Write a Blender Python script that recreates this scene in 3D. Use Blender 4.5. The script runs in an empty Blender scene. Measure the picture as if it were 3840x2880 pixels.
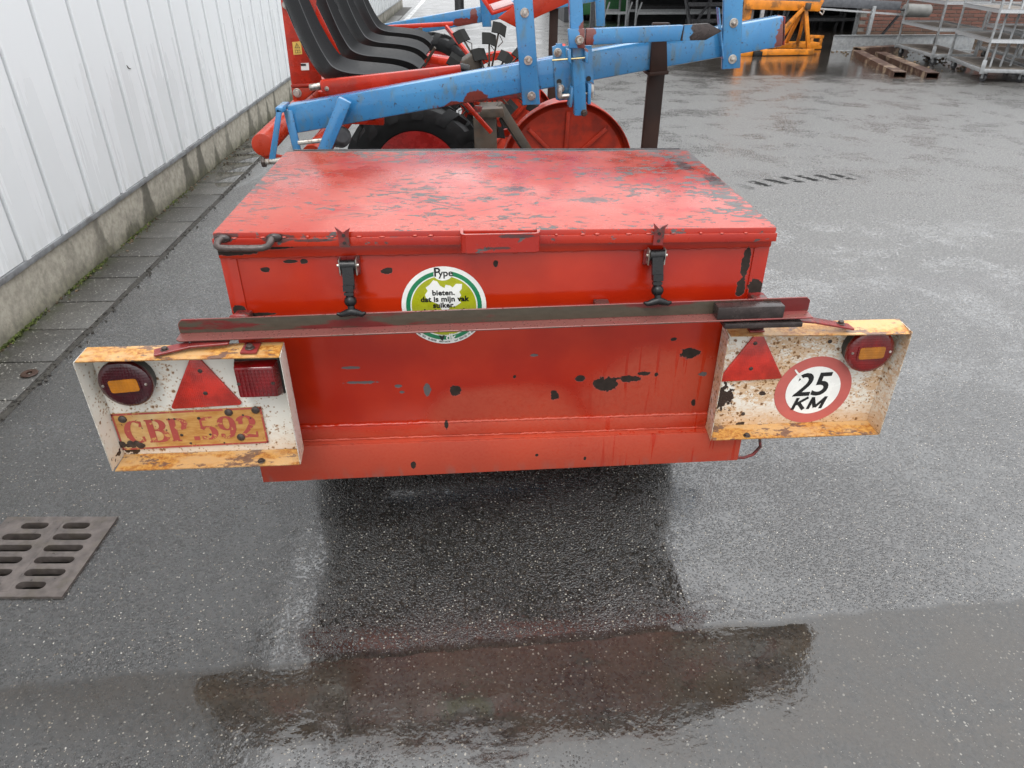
import bpy, bmesh, math, random
from mathutils import Vector, Matrix, Euler
R = math.radians
rnd = random.Random(7)
sc = bpy.context.scene
col = sc.collection

# ---------------------------------------------------------------- camera
cam_d = bpy.data.cameras.new('camera')
cam_d.sensor_width = 36.0
cam_d.lens = 24.97
cam_d.clip_start = 0.05
cam_d.clip_end = 2000
cam = bpy.data.objects.new('camera', cam_d)
col.objects.link(cam)
cam.location = (0, 0, 1.47)
cam.rotation_euler = (R(90 - 31.08), 0, R(-3.39))
sc.camera = cam

# ---------------------------------------------------------------- overcast sky and veiled sun
SUN_EL, SUN_AZ = 58.0, 200.0          # azimuth clockwise from +Y
world = bpy.data.worlds.new('World')
sc.world = world
world.use_nodes = True
wn = world.node_tree
wn.nodes.clear()
sky = wn.nodes.new('ShaderNodeTexSky')
sky.sky_type = 'NISHITA'
sky.sun_disc = False
sky.sun_elevation = R(SUN_EL)
sky.sun_rotation = R(SUN_AZ)
sky.air_density = 1.0
sky.dust_density = 2.5
sky.ozone_density = 1.0
hs = wn.nodes.new('ShaderNodeHueSaturation')
hs.inputs['Saturation'].default_value = 0.16
mixw = wn.nodes.new('ShaderNodeMix'); mixw.data_type = 'RGBA'
mixw.inputs[0].default_value = 0.82
# closed cloud deck: the standard overcast sky, three times brighter overhead than at the horizon
tcw = wn.nodes.new('ShaderNodeTexCoord'); spw = wn.nodes.new('ShaderNodeSeparateXYZ'); mrw = wn.nodes.new('ShaderNodeMapRange')
wn.links.new(tcw.outputs['Generated'], spw.inputs[0]); wn.links.new(spw.outputs[2], mrw.inputs[0])
mrw.inputs[3].default_value = 1 / 3; mrw.inputs[4].default_value = 1.0
cld = wn.nodes.new('ShaderNodeVectorMath'); cld.operation = 'SCALE'; cld.inputs[0].default_value = (18.4, 18.8, 19.3)
wn.links.new(mrw.outputs[0], cld.inputs['Scale']); wn.links.new(cld.outputs[0], mixw.inputs[7])
bg = wn.nodes.new('ShaderNodeBackground')
bg.inputs['Strength'].default_value = 0.13
wo = wn.nodes.new('ShaderNodeOutputWorld')
wn.links.new(sky.outputs[0], hs.inputs['Color'])
wn.links.new(hs.outputs[0], mixw.inputs[6])
wn.links.new(mixw.outputs[2], bg.inputs['Color'])
wn.links.new(bg.outputs[0], wo.inputs['Surface'])

sun_d = bpy.data.lights.new('sun', 'SUN')
sun_d.energy = 0.9
sun_d.angle = R(25)
sun_d.color = (1.0, 0.97, 0.93)
sun = bpy.data.objects.new('sun', sun_d)
col.objects.link(sun)
sd = Vector((math.sin(R(SUN_AZ)) * math.cos(R(SUN_EL)), math.cos(R(SUN_AZ)) * math.cos(R(SUN_EL)), math.sin(R(SUN_EL))))
sun.rotation_euler = sd.to_track_quat('Z', 'Y').to_euler()

sc.view_settings.view_transform = 'Standard'
sc.view_settings.look = 'None'
sc.view_settings.exposure = 0.45
sc.view_settings.gamma = 1.0
sc.view_settings.use_curve_mapping = False
sc.cycles.use_denoising = True
sc.cycles.max_bounces = 4
sc.cycles.glossy_bounces = 3
sc.cycles.diffuse_bounces = 2
sc.cycles.sample_clamp_indirect = 3.0

# ---------------------------------------------------------------- mesh helpers
class MB:
    """collects shapes in world coordinates; build() links them as one mesh object"""
    def __init__(s):
        s.v = []; s.f = []
    def add(s, vs, fs):
        o = len(s.v)
        s.v += [Vector(p) for p in vs]
        s.f += [tuple(i + o for i in f) for f in fs]
        return s
    def box(s, x0, x1, y0, y1, z0, z1, m=None):
        vs = [Vector((x, y, z)) for x in (x0, x1) for y in (y0, y1) for z in (z0, z1)]
        if m is not None: vs = [m @ p for p in vs]
        return s.add(vs, [(0, 1, 3, 2), (4, 6, 7, 5), (0, 4, 5, 1), (2, 3, 7, 6), (0, 2, 6, 4), (1, 5, 7, 3)])
    def prism(s, poly, y0, y1):
        """polygon in X,Z extruded along Y"""
        n = len(poly)
        vs = [(x, y0, z) for x, z in poly] + [(x, y1, z) for x, z in poly]
        return s.add(vs, [tuple(range(n)), tuple(range(2 * n - 1, n - 1, -1))] + [(i, i + n, (i + 1) % n + n, (i + 1) % n) for i in range(n)])
    def prism_z(s, poly, z0, z1):
        n = len(poly)
        vs = [(x, y, z0) for x, y in poly] + [(x, y, z1) for x, y in poly]
        return s.add(vs, [tuple(range(n)), tuple(range(2 * n - 1, n - 1, -1))] + [(i, i + n, (i + 1) % n + n, (i + 1) % n) for i in range(n)])
    def bar(s, p0, p1, w, h, up=(0, 0, 1)):
        """rectangular bar from p0 to p1; w across, h along up"""
        p0, p1, up = Vector(p0), Vector(p1), Vector(up)
        d = (p1 - p0).normalized()
        a = d.cross(up)
        if a.length < 1e-5: a = d.cross(Vector((1, 0, 0)))
        a.normalize(); b = a.cross(d).normalized()
        vs = []
        for p in (p0, p1):
            for i, j in ((-1, -1), (1, -1), (1, 1), (-1, 1)):
                vs.append(p + a * (i * w / 2) + b * (j * h / 2))
        return s.add(vs, [(0, 3, 2, 1), (4, 5, 6, 7)] + [(i, (i + 1) % 4, (i + 1) % 4 + 4, i + 4) for i in range(4)])
    def cyl(s, p0, p1, r0, r1=None, n=16):
        r1 = r0 if r1 is None else r1
        p0, p1 = Vector(p0), Vector(p1)
        d = (p1 - p0).normalized()
        a = d.orthogonal().normalized(); b = d.cross(a)
        vs = []
        for p, r in ((p0, r0), (p1, r1)):
            for i in range(n):
                t = 2 * math.pi * i / n
                vs.append(p + (a * math.cos(t) + b * math.sin(t)) * r)
        return s.add(vs, [tuple(range(n - 1, -1, -1)), tuple(range(n, 2 * n))] + [(i, (i + 1) % n, (i + 1) % n + n, i + n) for i in range(n)])
    def tube(s, path, r, n=8, closed=False):
        path = [Vector(p) for p in path]
        m = len(path); rings = []; ref = None
        rr = r if isinstance(r, (list, tuple)) else [r] * m
        for k, p in enumerate(path):
            if closed: d = path[(k + 1) % m] - path[k - 1]
            else: d = path[min(k + 1, m - 1)] - path[max(k - 1, 0)]
            d.normalize()
            if ref is None: ref = d.orthogonal().normalized()
            a = (ref - d * ref.dot(d)).normalized(); ref = a; b = d.cross(a)
            rings.append([p + (a * math.cos(2 * math.pi * i / n) + b * math.sin(2 * math.pi * i / n)) * rr[k] for i in range(n)])
        vs = [q for ring in rings for q in ring]; fs = []
        for k in range(m if closed else m - 1):
            k2 = (k + 1) % m
            fs += [(k * n + i, k * n + (i + 1) % n, k2 * n + (i + 1) % n, k2 * n + i) for i in range(n)]
        if not closed: fs += [tuple(range(n - 1, -1, -1)), tuple((m - 1) * n + i for i in range(n))]
        return s.add(vs, fs)
    def lathe(s, prof, c, axis=(0, 1, 0), n=32, closed=False):
        """profile of (radius, height along axis) turned about axis through c"""
        c, d = Vector(c), Vector(axis).normalized()
        a = d.orthogonal().normalized(); b = d.cross(a); m = len(prof); vs = []
        for r, h in prof:
            for i in range(n):
                t = 2 * math.pi * i / n
                vs.append(c + d * h + (a * math.cos(t) + b * math.sin(t)) * max(r, 1e-4))
        fs = []
        for k in range(m if closed else m - 1):
            k2 = (k + 1) % m
            fs += [(k * n + i, k * n + (i + 1) % n, k2 * n + (i + 1) % n, k2 * n + i) for i in range(n)]
        if not closed: fs += [tuple(range(n - 1, -1, -1)), tuple((m - 1) * n + i for i in range(n))]
        return s.add(vs, fs)
    def ball(s, c, r, sx=1, sy=1, sz=1, n=10):
        prof = [(math.sin(math.pi * k / 6) * r, -math.cos(math.pi * k / 6) * r) for k in range(7)]
        t = MB().lathe(prof, (0, 0, 0), (0, 0, 1), n)
        return s.add([(c[0] + p.x * sx, c[1] + p.y * sy, c[2] + p.z * sz) for p in t.v], t.f)
    def grid(s, fn, nu, nv, skip=()):
        vs = [fn(i / nu, j / nv) for i in range(nu + 1) for j in range(nv + 1)]
        fs = []
        for i in range(nu):
            for j in range(nv):
                if (i, j) in skip: continue
                fs.append((i * (nv + 1) + j, (i + 1) * (nv + 1) + j, (i + 1) * (nv + 1) + j + 1, i * (nv + 1) + j + 1))
        return s.add(vs, fs)
    def xform(s, m):
        s.v = [m @ p for p in s.v]; return s
    def mesh(s, name, mat, org=(0, 0, 0), bevel=0.0, solid=0.0, smooth=35, seg=2, jitter=0.0):
        org = Vector(org)
        bm = bmesh.new()
        vv = [bm.verts.new(p - org) for p in s.v]
        for f in s.f:
            try: bm.faces.new([vv[i] for i in f])
            except ValueError: pass
        bmesh.ops.recalc_face_normals(bm, faces=bm.faces)
        if solid:
            bmesh.ops.solidify(bm, geom=bm.faces[:], thickness=solid)
            bmesh.ops.recalc_face_normals(bm, faces=bm.faces)
        if bevel:
            ed = [e for e in bm.edges if len(e.link_faces) == 2 and e.calc_face_angle(0) > R(30)]
            bmesh.ops.bevel(bm, geom=ed, offset=bevel, segments=seg, affect='EDGES', profile=0.5, clamp_overlap=True)
        if jitter:
            for q in bm.verts: q.co += Vector((rnd.uniform(-1, 1), rnd.uniform(-1, 1), rnd.uniform(-1, 1))) * jitter
        me = bpy.data.meshes.new(name)
        bm.to_mesh(me); bm.free()
        if mat is not None: me.materials.append(mat)
        me.polygons.foreach_set('use_smooth', [True] * len(me.polygons))
        me.set_sharp_from_angle(angle=R(smooth))
        return me
    def build(s, name, mat, parent=None, **kw):
        org = root_loc(parent) if parent is not None else kw.pop('org', (0, 0, 0))
        me = s.mesh(name, mat, org, **kw)
        o = bpy.data.objects.new(name, me)
        col.objects.link(o)
        if parent is not None: o.parent = parent
        else: o.location = org
        return o

def root_loc(o):
    p = Vector((0, 0, 0))
    while o is not None:
        p = p + o.location; o = o.parent
    return p

def tag(o, label=None, cat=None, group=None, kind=None):
    if label: o['label'] = label
    if cat: o['category'] = cat
    if group: o['group'] = group
    if kind: o['kind'] = kind
    return o

def thing(name, label, cat, loc, group=None, kind=None):
    o = bpy.data.objects.new(name, None)
    o.empty_display_size = 0.1
    col.objects.link(o); o.location = loc
    return tag(o, label, cat, group, kind)

def inst(name, me, loc, parent=None, rot=(0, 0, 0), scale=(1, 1, 1)):
    o = bpy.data.objects.new(name, me)
    col.objects.link(o)
    o.location = Vector(loc) - (root_loc(parent) if parent is not None else Vector((0, 0, 0)))
    o.rotation_euler = rot; o.scale = scale
    if parent is not None: o.parent = parent
    return o

def curve_mesh(cu):
    o = bpy.data.objects.new('tmp', cu)
    col.objects.link(o)
    dg = bpy.context.evaluated_depsgraph_get(); dg.update()
    me = bpy.data.meshes.new_from_object(o.evaluated_get(dg))
    bpy.data.objects.remove(o); bpy.data.curves.remove(cu)
    vs = [v.co.copy() for v in me.vertices]; fs = [tuple(p.vertices) for p in me.polygons]
    bpy.data.meshes.remove(me)
    return vs, fs

def flat(loops, thick=0.0):
    """filled flat shape (outer loop and holes) in x,y"""
    cu = bpy.data.curves.new('tmp', 'CURVE'); cu.dimensions = '2D'; cu.fill_mode = 'BOTH' if thick else 'FRONT'
    cu.extrude = thick / 2
    for lp in loops:
        sp = cu.splines.new('POLY'); sp.points.add(len(lp) - 1); sp.use_cyclic_u = True
        for q, (x, y) in zip(sp.points, lp): q.co = (x, y, 0, 1)
    return curve_mesh(cu)

def text(body, size, offset=0.0, shear=0.0, space=1.0, align='CENTER', thick=0.0):
    cu = bpy.data.curves.new('tmp', 'FONT')
    cu.body = body; cu.size = size; cu.offset = offset; cu.shear = shear; cu.space_character = space
    cu.align_x = align; cu.extrude = thick; cu.resolution_u = 4
    return curve_mesh(cu)

def on_front(mb, vf, cx, cz, y, rot=0.0, sx=1.0, sz=1.0):
    """lay a flat x,y shape on an upright surface that faces the camera side (-Y)"""
    c, s = math.cos(rot), math.sin(rot)
    vs = [(cx + (p.x * sx * c - p.y * sz * s), y - p.z, cz + (p.x * sx * s + p.y * sz * c)) for p in vf[0]]
    return mb.add(vs, vf[1])

def circ(r, n=40, cx=0, cy=0, ry=None):
    ry = r if ry is None else ry
    return [(cx + r * math.cos(2 * math.pi * i / n), cy + ry * math.sin(2 * math.pi * i / n)) for i in range(n)]

# ---------------------------------------------------------------- material helpers
class NT:
    def __init__(s, name):
        s.mat = bpy.data.materials.new(name); s.mat.use_nodes = True
        s.t = s.mat.node_tree
        s.b = s.t.nodes['Principled BSDF']
        s._p = None; s._v = {}
    def node(s, ty): return s.t.nodes.new(ty)
    def put(s, sock, v):
        if v is None: return
        if isinstance(v, bpy.types.NodeSocket): s.t.links.new(v, sock)
        elif isinstance(v, (tuple, list)):
            sock.default_value = (tuple(v) + (1,)) if (len(v) == 3 and sock.type == 'RGBA') else tuple(v)
        else:
            sock.default_value = (v, v, v) if sock.type == 'VECTOR' else v
    def m(s, op, a, b=None, c=None, clamp=False):
        n = s.node('ShaderNodeMath'); n.operation = op; n.use_clamp = clamp
        s.put(n.inputs[0], a); s.put(n.inputs[1], b); s.put(n.inputs[2], c)
        return n.outputs[0]
    def vm(s, op, a, b=None):
        n = s.node('ShaderNodeVectorMath'); n.operation = op
        s.put(n.inputs[0], a); s.put(n.inputs[1], b)
        return n.outputs['Value'] if op in ('LENGTH', 'DOT_PRODUCT', 'DISTANCE') else n.outputs['Vector']
    def pos(s):
        if s._p is None: s._p = s.node('ShaderNodeNewGeometry').outputs['Position']
        return s._p
    def sep(s, v=None):
        n = s.node('ShaderNodeSeparateXYZ'); s.put(n.inputs[0], v or s.pos()); return n.outputs
    def comb(s, x, y, z):
        n = s.node('ShaderNodeCombineXYZ')
        for i, q in enumerate((x, y, z)): s.put(n.inputs[i], q)
        return n.outputs[0]
    def scl(s, k, v=None): return s.vm('MULTIPLY', v or s.pos(), k)
    def noise(s, v=None, scale=5, detail=3, rough=0.5, dist=0.0, color=False):
        n = s.node('ShaderNodeTexNoise'); s.put(n.inputs['Vector'], v or s.pos())
        n.inputs['Scale'].default_value = scale; n.inputs['Detail'].default_value = detail
        n.inputs['Roughness'].default_value = rough; n.inputs['Distortion'].default_value = dist
        return n.outputs['Color' if color else 'Fac']
    def voro(s, v=None, scale=5, feature='F1', out='Distance', rand=1.0, dim='3D'):
        key = (str(v.as_pointer()) if v else '', scale, feature, dim, rand)
        if key in s._v: return s._v[key].outputs[out]
        n = s.node('ShaderNodeTexVoronoi'); n.feature = feature; n.voronoi_dimensions = dim; s._v[key] = n
        s.put(n.inputs['Vector'], v or s.pos()); n.inputs['Scale'].default_value = scale
        n.inputs['Randomness'].default_value = rand
        return n.outputs[out]
    def rng(s, v, a, b, c=0.0, d=1.0, smooth=True):
        n = s.node('ShaderNodeMapRange'); n.interpolation_type = 'SMOOTHSTEP' if smooth else 'LINEAR'
        s.put(n.inputs[0], v)
        for i, q in enumerate((a, b, c, d)): s.put(n.inputs[i + 1], q)
        return n.outputs[0]
    def mix(s, f, a, b, mode='MIX'):
        n = s.node('ShaderNodeMix'); n.data_type = 'RGBA'; n.blend_type = mode
        s.put(n.inputs[0], f); s.put(n.inputs[6], a); s.put(n.inputs[7], b)
        return n.outputs[2]
    def mul(s, *a):
        r = a[0]
        for q in a[1:]: r = s.m('MULTIPLY', r, q)
        return r
    def mx(s, *a):
        r = a[0]
        for q in a[1:]: r = s.m('MAXIMUM', r, q)
        return r
    def inv(s, a): return s.m('SUBTRACT', 1.0, a)
    def spots(s, vec, lst, wob, edge=0.06):
        """union of ellipses (cx, cy, rx, ry) in the x,y of vec with a ragged edge"""
        best = None
        for cx, cy, rx, ry in lst:
            d = s.vm('LENGTH', s.vm('MULTIPLY', s.vm('SUBTRACT', vec, (cx, cy, 0)), (1 / rx, 1 / ry, 0)))
            best = d if best is None else s.m('MINIMUM', best, d)
        return s.rng(s.m('ADD', best, wob), 1.0 + edge, 1.0 - edge)
    def edges(s, r=0.004, lo=0.96, hi=0.75):
        bv = s.node('ShaderNodeBevel'); bv.samples = 2; bv.inputs[0].default_value = r
        g = s.node('ShaderNodeNewGeometry')
        return s.rng(s.vm('DOT_PRODUCT', bv.outputs[0], g.outputs['Normal']), lo, hi)
    def bump(s, h, dist, strength=1.0):
        n = s.node('ShaderNodeBump'); s.put(n.inputs['Height'], h)
        n.inputs['Distance'].default_value = dist; n.inputs['Strength'].default_value = strength
        s.t.links.new(n.outputs[0], s.b.inputs['Normal'])
    def done(s, color, rough=0.5, metal=0.0, spec=0.5, coat=0.0, coat_rough=0.05):
        s.put(s.b.inputs['Base Color'], color); s.put(s.b.inputs['Roughness'], rough)
        s.put(s.b.inputs['Metallic'], metal); s.put(s.b.inputs['Specular IOR Level'], spec)
        s.put(s.b.inputs['Coat Weight'], coat); s.put(s.b.inputs['Coat Roughness'], coat_rough)
        return s.mat
    def drops(s, scale=90, thr=0.22):
        """rain drops: small bumps of random size"""
        d = s.voro(scale=scale, rand=1.0); c = s.sep(s.voro(scale=scale, out='Color'))[0]
        return s.rng(d, s.m('MULTIPLY', c, thr), 0.0, 0.0, 1.0)

def simple(name, c, rough=0.5, metal=0.0, var=0.25, scale=30, bump=0.0, spec=0.5, dirt=None, dirt_amt=0.5, coat=0.0):
    n = NT(name)
    a = n.noise(scale=scale, detail=4)
    k = n.rng(a, 0.25, 0.75, 1 - var, 1 + var)
    colr = n.vm('SCALE', c); nd = colr.node; n.put(nd.inputs['Scale'], k)
    if dirt:
        colr = n.mix(n.m('MULTIPLY', n.rng(n.noise(scale=scale * 0.4, detail=6, rough=0.65), 0.5, 0.62), dirt_amt), colr, dirt)
    if bump: n.bump(n.noise(scale=scale * 3, detail=3), bump)
    return n.done(colr, n.rng(a, 0.2, 0.8, max(rough - 0.1, 0.02), rough + 0.1), metal, spec, coat)

# ---------------------------------------------------------------- materials of the setting
def asphalt():
    n = NT('wet_asphalt'); P = n.pos(); x, y, z = n.sep()
    big = n.noise(scale=0.9, detail=4)
    und = n.noise(scale=14, detail=2)
    fine = n.noise(scale=330, detail=2)
    jit = n.vm('SCALE', n.noise(scale=120, detail=1, color=True)); jit.node.inputs['Scale'].default_value = 0.004
    Pw = n.vm('ADD', P, jit)
    cell = n.voro(Pw, 155); ccol = n.voro(Pw, 155, out='Color')
    r1, r2, r3 = n.sep(ccol)
    stone = n.rng(cell, 0.65, 0.15)                                   # rounded grains
    h = n.m('ADD', n.m('MULTIPLY', stone, n.rng(r1, 0, 1, 0.25, 0.75, False)), n.m('MULTIPLY', fine, 0.25))
    mid = n.noise(scale=52, detail=3, rough=0.6)
    h = n.m('ADD', h, n.m('ADD', n.m('MULTIPLY', n.m('SUBTRACT', und, 0.5), 0.5), n.m('MULTIPLY', n.m('SUBTRACT', mid, 0.5), 0.9)))
    # water level: a shallow channel runs across in front of the trailer, a pool lies in the gutter
    wob = n.m('MULTIPLY', n.m('SUBTRACT', n.noise(scale=9, detail=4), 0.5), 0.05)
    edge = n.m('ADD', n.m('SUBTRACT', n.m('MULTIPLY_ADD', x, 0.045, 1.187), y), n.m('MULTIPLY', wob, 1.0))
    up = n.rng(edge, -0.014, 0.020)
    lo_lim = n.m('MULTIPLY_ADD', x, -0.16, 0.90)
    low = n.rng(n.m('ADD', n.m('SUBTRACT', y, lo_lim), n.m('MULTIPLY', wob, 2.2)), -0.16, 0.10)
    chan = n.mul(up, low)
    gut = n.rng(n.m('ADD', n.vm('LENGTH', n.vm('MULTIPLY', n.vm('SUBTRACT', P, (-1.80, 6.3, 0)), (4.6, 1.0, 0))), n.m('MULTIPLY', wob, 4)), 1.02, 0.9)
    far = n.mul(n.rng(n.m('MULTIPLY_ADD', n.noise(n.scl((0.5, 0.9, 1)), 1.6, detail=4, rough=0.6), 3.6, y), 11.6, 13.2), n.rng(x, 2.4, 4.2))
    film = n.rng(n.noise(scale=2.3, detail=3), 0.32, 0.68, -0.06, 0.30)
    near_film = n.mul(n.rng(y, 1.7, 1.25), 0.10)
    lvl = n.m('ADD', n.m('ADD', film, near_film), n.m('MULTIPLY', n.mx(chan, gut, far), 0.80))
    ht = n.m('SMOOTH_MAX', h, lvl, 0.10)
    water = n.rng(n.m('SUBTRACT', lvl, h), -0.02, 0.12)
    ripple = n.mul(n.noise(scale=62, detail=3), water, n.rng(n.noise(scale=5.5, detail=3), 0.35, 0.65, 0.05, 0.24))
    # colour
    tone = n.rng(n.m('ADD', n.m('ADD', n.m('MULTIPLY', r2, 0.35), n.m('MULTIPLY', big, 0.3)), n.m('MULTIPLY', mid, 0.45)), 0.3, 0.8, 0.4, 1.6, False)
    base = n.vm('SCALE', (0.027, 0.026, 0.0245)); n.put(base.node.inputs['Scale'], tone)
    brown = n.mix(n.m('MULTIPLY', n.rng(r3, 0.55, 1.0), 0.5), base, (0.042, 0.031, 0.022))
    pale = n.mul(n.rng(n.m('MULTIPLY_ADD', big, 0.08, r1), 0.982, 1.005), n.rng(cell, 0.50, 0.32))
    small_c = n.voro(Pw, 330, out='Color'); sr = n.sep(small_c)[1]
    pale2 = n.mul(n.rng(sr, 0.965, 0.980), n.rng(n.voro(Pw, 330), 0.5, 0.35))
    pale = n.m('MULTIPLY', n.mx(pale, n.m('MULTIPLY', pale2, 0.8)), n.rng(chan, 0.2, 0.9, 1.0, 0.5))
    c = n.mix(pale, brown, n.mix(r2, (0.50, 0.48, 0.43), (0.30, 0.25, 0.18)))
    silt = n.m('MULTIPLY', chan, n.rng(n.noise(scale=6, detail=5, rough=0.6), 0.3, 0.7, 0.1, 0.7))
    c = n.mix(silt, c, n.mix(n.noise(scale=140, detail=3), (0.020, 0.016, 0.012), (0.060, 0.048, 0.036)))
    c = n.mix(n.mul(n.rng(y, 8.5, 12.0), n.rng(x, 2.0, 4.5), 0.6), c, (0.035, 0.024, 0.015))
    grit = n.mul(n.rng(n.noise(scale=88, detail=3, rough=0.7), 0.52, 0.62), n.rng(y, 1.9, 4.5), n.rng(far, 0, 1, 1, 0.3), 0.85)
    c = n.mix(grit, c, (0.36, 0.35, 0.325))
    gritd = n.mul(n.rng(n.noise(n.vm('ADD', P, (7.3, 1.1, 0)), 46, detail=2), 0.55, 0.70), n.rng(y, 2.2, 5.0))
    # rubber tread print and a faded white bay line far off
    tx = n.m('SUBTRACT', x, 2.55); tc = n.m('SUBTRACT', x, 2.90); yc = n.m('MULTIPLY_ADD', n.m('MULTIPLY', tc, tc), -0.30, 5.40)
    dy = n.m('SUBTRACT', y, yc)
    stripe = n.m('SINE', n.m('MULTIPLY', n.m('ADD', x, n.m('MULTIPLY', dy, 0.5)), 44.0))
    tread = n.mul(n.rng(stripe, -0.15, 0.25), n.rng(n.m('ABSOLUTE', dy), 0.12, 0.07), n.rng(n.m('ABSOLUTE', tx), 0.62, 0.35), n.rng(n.noise(scale=20), 0.35, 0.5))
    c = n.mix(n.m('MULTIPLY', tread, 0.9), c, (0.004, 0.004, 0.004))
    line = n.mul(n.rng(n.m('ABSOLUTE', n.m('ADD', x, 1.57)), 0.075, 0.06), n.rng(y, 21.0, 21.3), n.rng(n.noise(scale=6, detail=5), 0.35, 0.5))
    c = n.mix(n.m('MULTIPLY', line, 0.85), c, (0.7, 0.7, 0.68))
    n.bump(n.m('ADD', ht, ripple), 0.0060, 1.0)
    rg = n.m('ADD', n.rng(water, 0, 1, 0.19, 0.03), n.m('MULTIPLY', fine, n.m('MULTIPLY', n.inv(water), 0.12)))
    rg = n.m('ADD', n.m('ADD', rg, n.m('MULTIPLY', tread, 0.3)), n.m('ADD', n.m('MULTIPLY', far, 0.10), n.mul(n.rng(y, 2.8, 5.5), n.inv(far), 0.20)))
    n.put(n.b.inputs['Coat IOR'], 1.5)
    dry = n.m('MULTIPLY', n.m('MULTIPLY_ADD', tread, -0.9, 1.0), n.m('MULTIPLY_ADD', gritd, -0.45, 1.0))
    return n.done(c, rg, spec=n.m('MULTIPLY', n.rng(chan, 0, 1, 0.95, 0.62), dry), coat=n.m('MULTIPLY', n.rng(chan, 0, 1, 0.88, 0.36), dry), coat_rough=rg)

def paver_mat():
    n = NT('concrete_paver'); x, y, z = n.sep()
    g = n.voro(scale=190, out='Color'); r1, r2, r3 = n.sep(g)
    oi = n.node('ShaderNodeObjectInfo').outputs['Random']
    base = n.vm('SCALE', (0.095, 0.090, 0.080)); n.put(base.node.inputs['Scale'], n.m('MULTIPLY', n.rng(oi, 0, 1, 0.75, 1.2, False), n.rng(n.m('ADD', r1, n.noise(scale=7, detail=4)), 0.6, 1.6, 0.7, 1.35)))
    c = n.mix(n.rng(r2, 0.972, 0.985), base, (0.42, 0.40, 0.35))
    moss = n.m('MULTIPLY', n.rng(x, -1.95, -2.05), n.rng(n.noise(scale=16, detail=5), 0.4, 0.65))
    c = n.mix(n.m('MULTIPLY', moss, 0.75), c, (0.05, 0.06, 0.018))
    wet = n.rng(n.vm('LENGTH', n.vm('MULTIPLY', n.vm('SUBTRACT', n.pos(), (-1.80, 6.3, 0)), (4.6, 1.0, 0))), 1.04, 0.9)
    n.bump(n.m('MULTIPLY', n.m('ADD', n.noise(scale=300, detail=2), n.m('MULTIPLY', n.voro(scale=190), 0.5)), n.inv(wet)), 0.0014, 0.9)
    return n.done(c, n.rng(wet, 0, 1, 0.42, 0.03), spec=0.8)

def concrete_plinth():
    n = NT('stained_concrete'); x, y, z = n.sep()
    st = n.noise(n.scl((1, 1.0, 0.12)), 3.2, detail=5, rough=0.6)
    ph = n.m('ABSOLUTE', n.m('SUBTRACT', n.m('FRACT', n.m('DIVIDE', n.m('SUBTRACT', y, 3.922), 0.358)), 0.5))     # 0.5 under a panel joint
    zz = n.m('DIVIDE', z, 0.245)
    reach = n.m('MULTIPLY_ADD', n.m('MULTIPLY', n.inv(zz), n.inv(zz)), 0.30, n.m('MULTIPLY', n.m('SUBTRACT', n.noise(scale=14, detail=5, rough=0.65), 0.5), 0.34))
    amt = n.rng(n.noise(n.scl((0, 1, 0)), 1.7, detail=2), 0.36, 0.62, -0.22, 0.16)
    run = n.rng(n.m('ADD', ph, n.m('ADD', reach, amt)), 0.40, 0.54)
    run = n.mul(run, n.rng(st, 0.3, 0.6, 0.5, 0.9), n.rng(y, 3.5, 4.3, 0.25, 1.0))
    damp = n.rng(n.m('ADD', z, n.m('MULTIPLY', n.noise(scale=8, detail=4), 0.10)), 0.17, 0.03)
    blot = n.noise(scale=25, detail=6, rough=0.65)
    c = n.mix(n.rng(blot, 0.3, 0.7), (0.26, 0.24, 0.195), (0.42, 0.39, 0.32))
    c = n.mix(n.m('MULTIPLY', run, 0.82), c, (0.045, 0.042, 0.03))
    c = n.mix(n.m('MULTIPLY', damp, 0.65), c, n.mix(n.rng(blot, 0.4, 0.6), (0.05, 0.05, 0.022), (0.10, 0.10, 0.04)))
    pit = n.rng(n.voro(scale=42), 0.10, 0.04)
    c = n.mix(n.mul(pit, n.rng(n.noise(scale=30), 0.5, 0.6)), c, (0.03, 0.03, 0.025))
    n.bump(n.m('SUBTRACT', n.noise(scale=120, detail=4), pit), 0.002, 0.8)
    return n.done(c, 0.75)

def wall_white():
    n = NT('white_wall_paint'); x, y, z = n.sep()
    run = n.noise(n.scl((1, 5, 0.45)), 1.5, detail=6, rough=0.58, dist=0.5)
    low = n.rng(z, 1.25, 0.25)
    wet = n.mul(n.rng(n.m('ADD', run, n.m('MULTIPLY', low, 0.16)), 0.58, 0.61), n.rng(low, 0, 0.3))
    base = n.mix(n.noise(scale=1.2, detail=3), (0.83, 0.85, 0.855), (0.86, 0.88, 0.885))
    c = n.mix(n.m('MULTIPLY', wet, 0.16), base, (0.66, 0.69, 0.685))
    c = n.mix(n.mul(n.rng(z, 0.42, 0.26), n.rng(n.noise(n.scl((1, 6, 1)), 3, detail=4), 0.4, 0.7), 0.35), c, (0.5, 0.5, 0.45))
    n.bump(n.noise(n.scl((1, 3, 0.5)), 3.0, detail=2), 0.004, 0.35)
    return n.done(c, n.rng(wet, 0, 1, 0.40, 0.22), spec=0.4)

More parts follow.
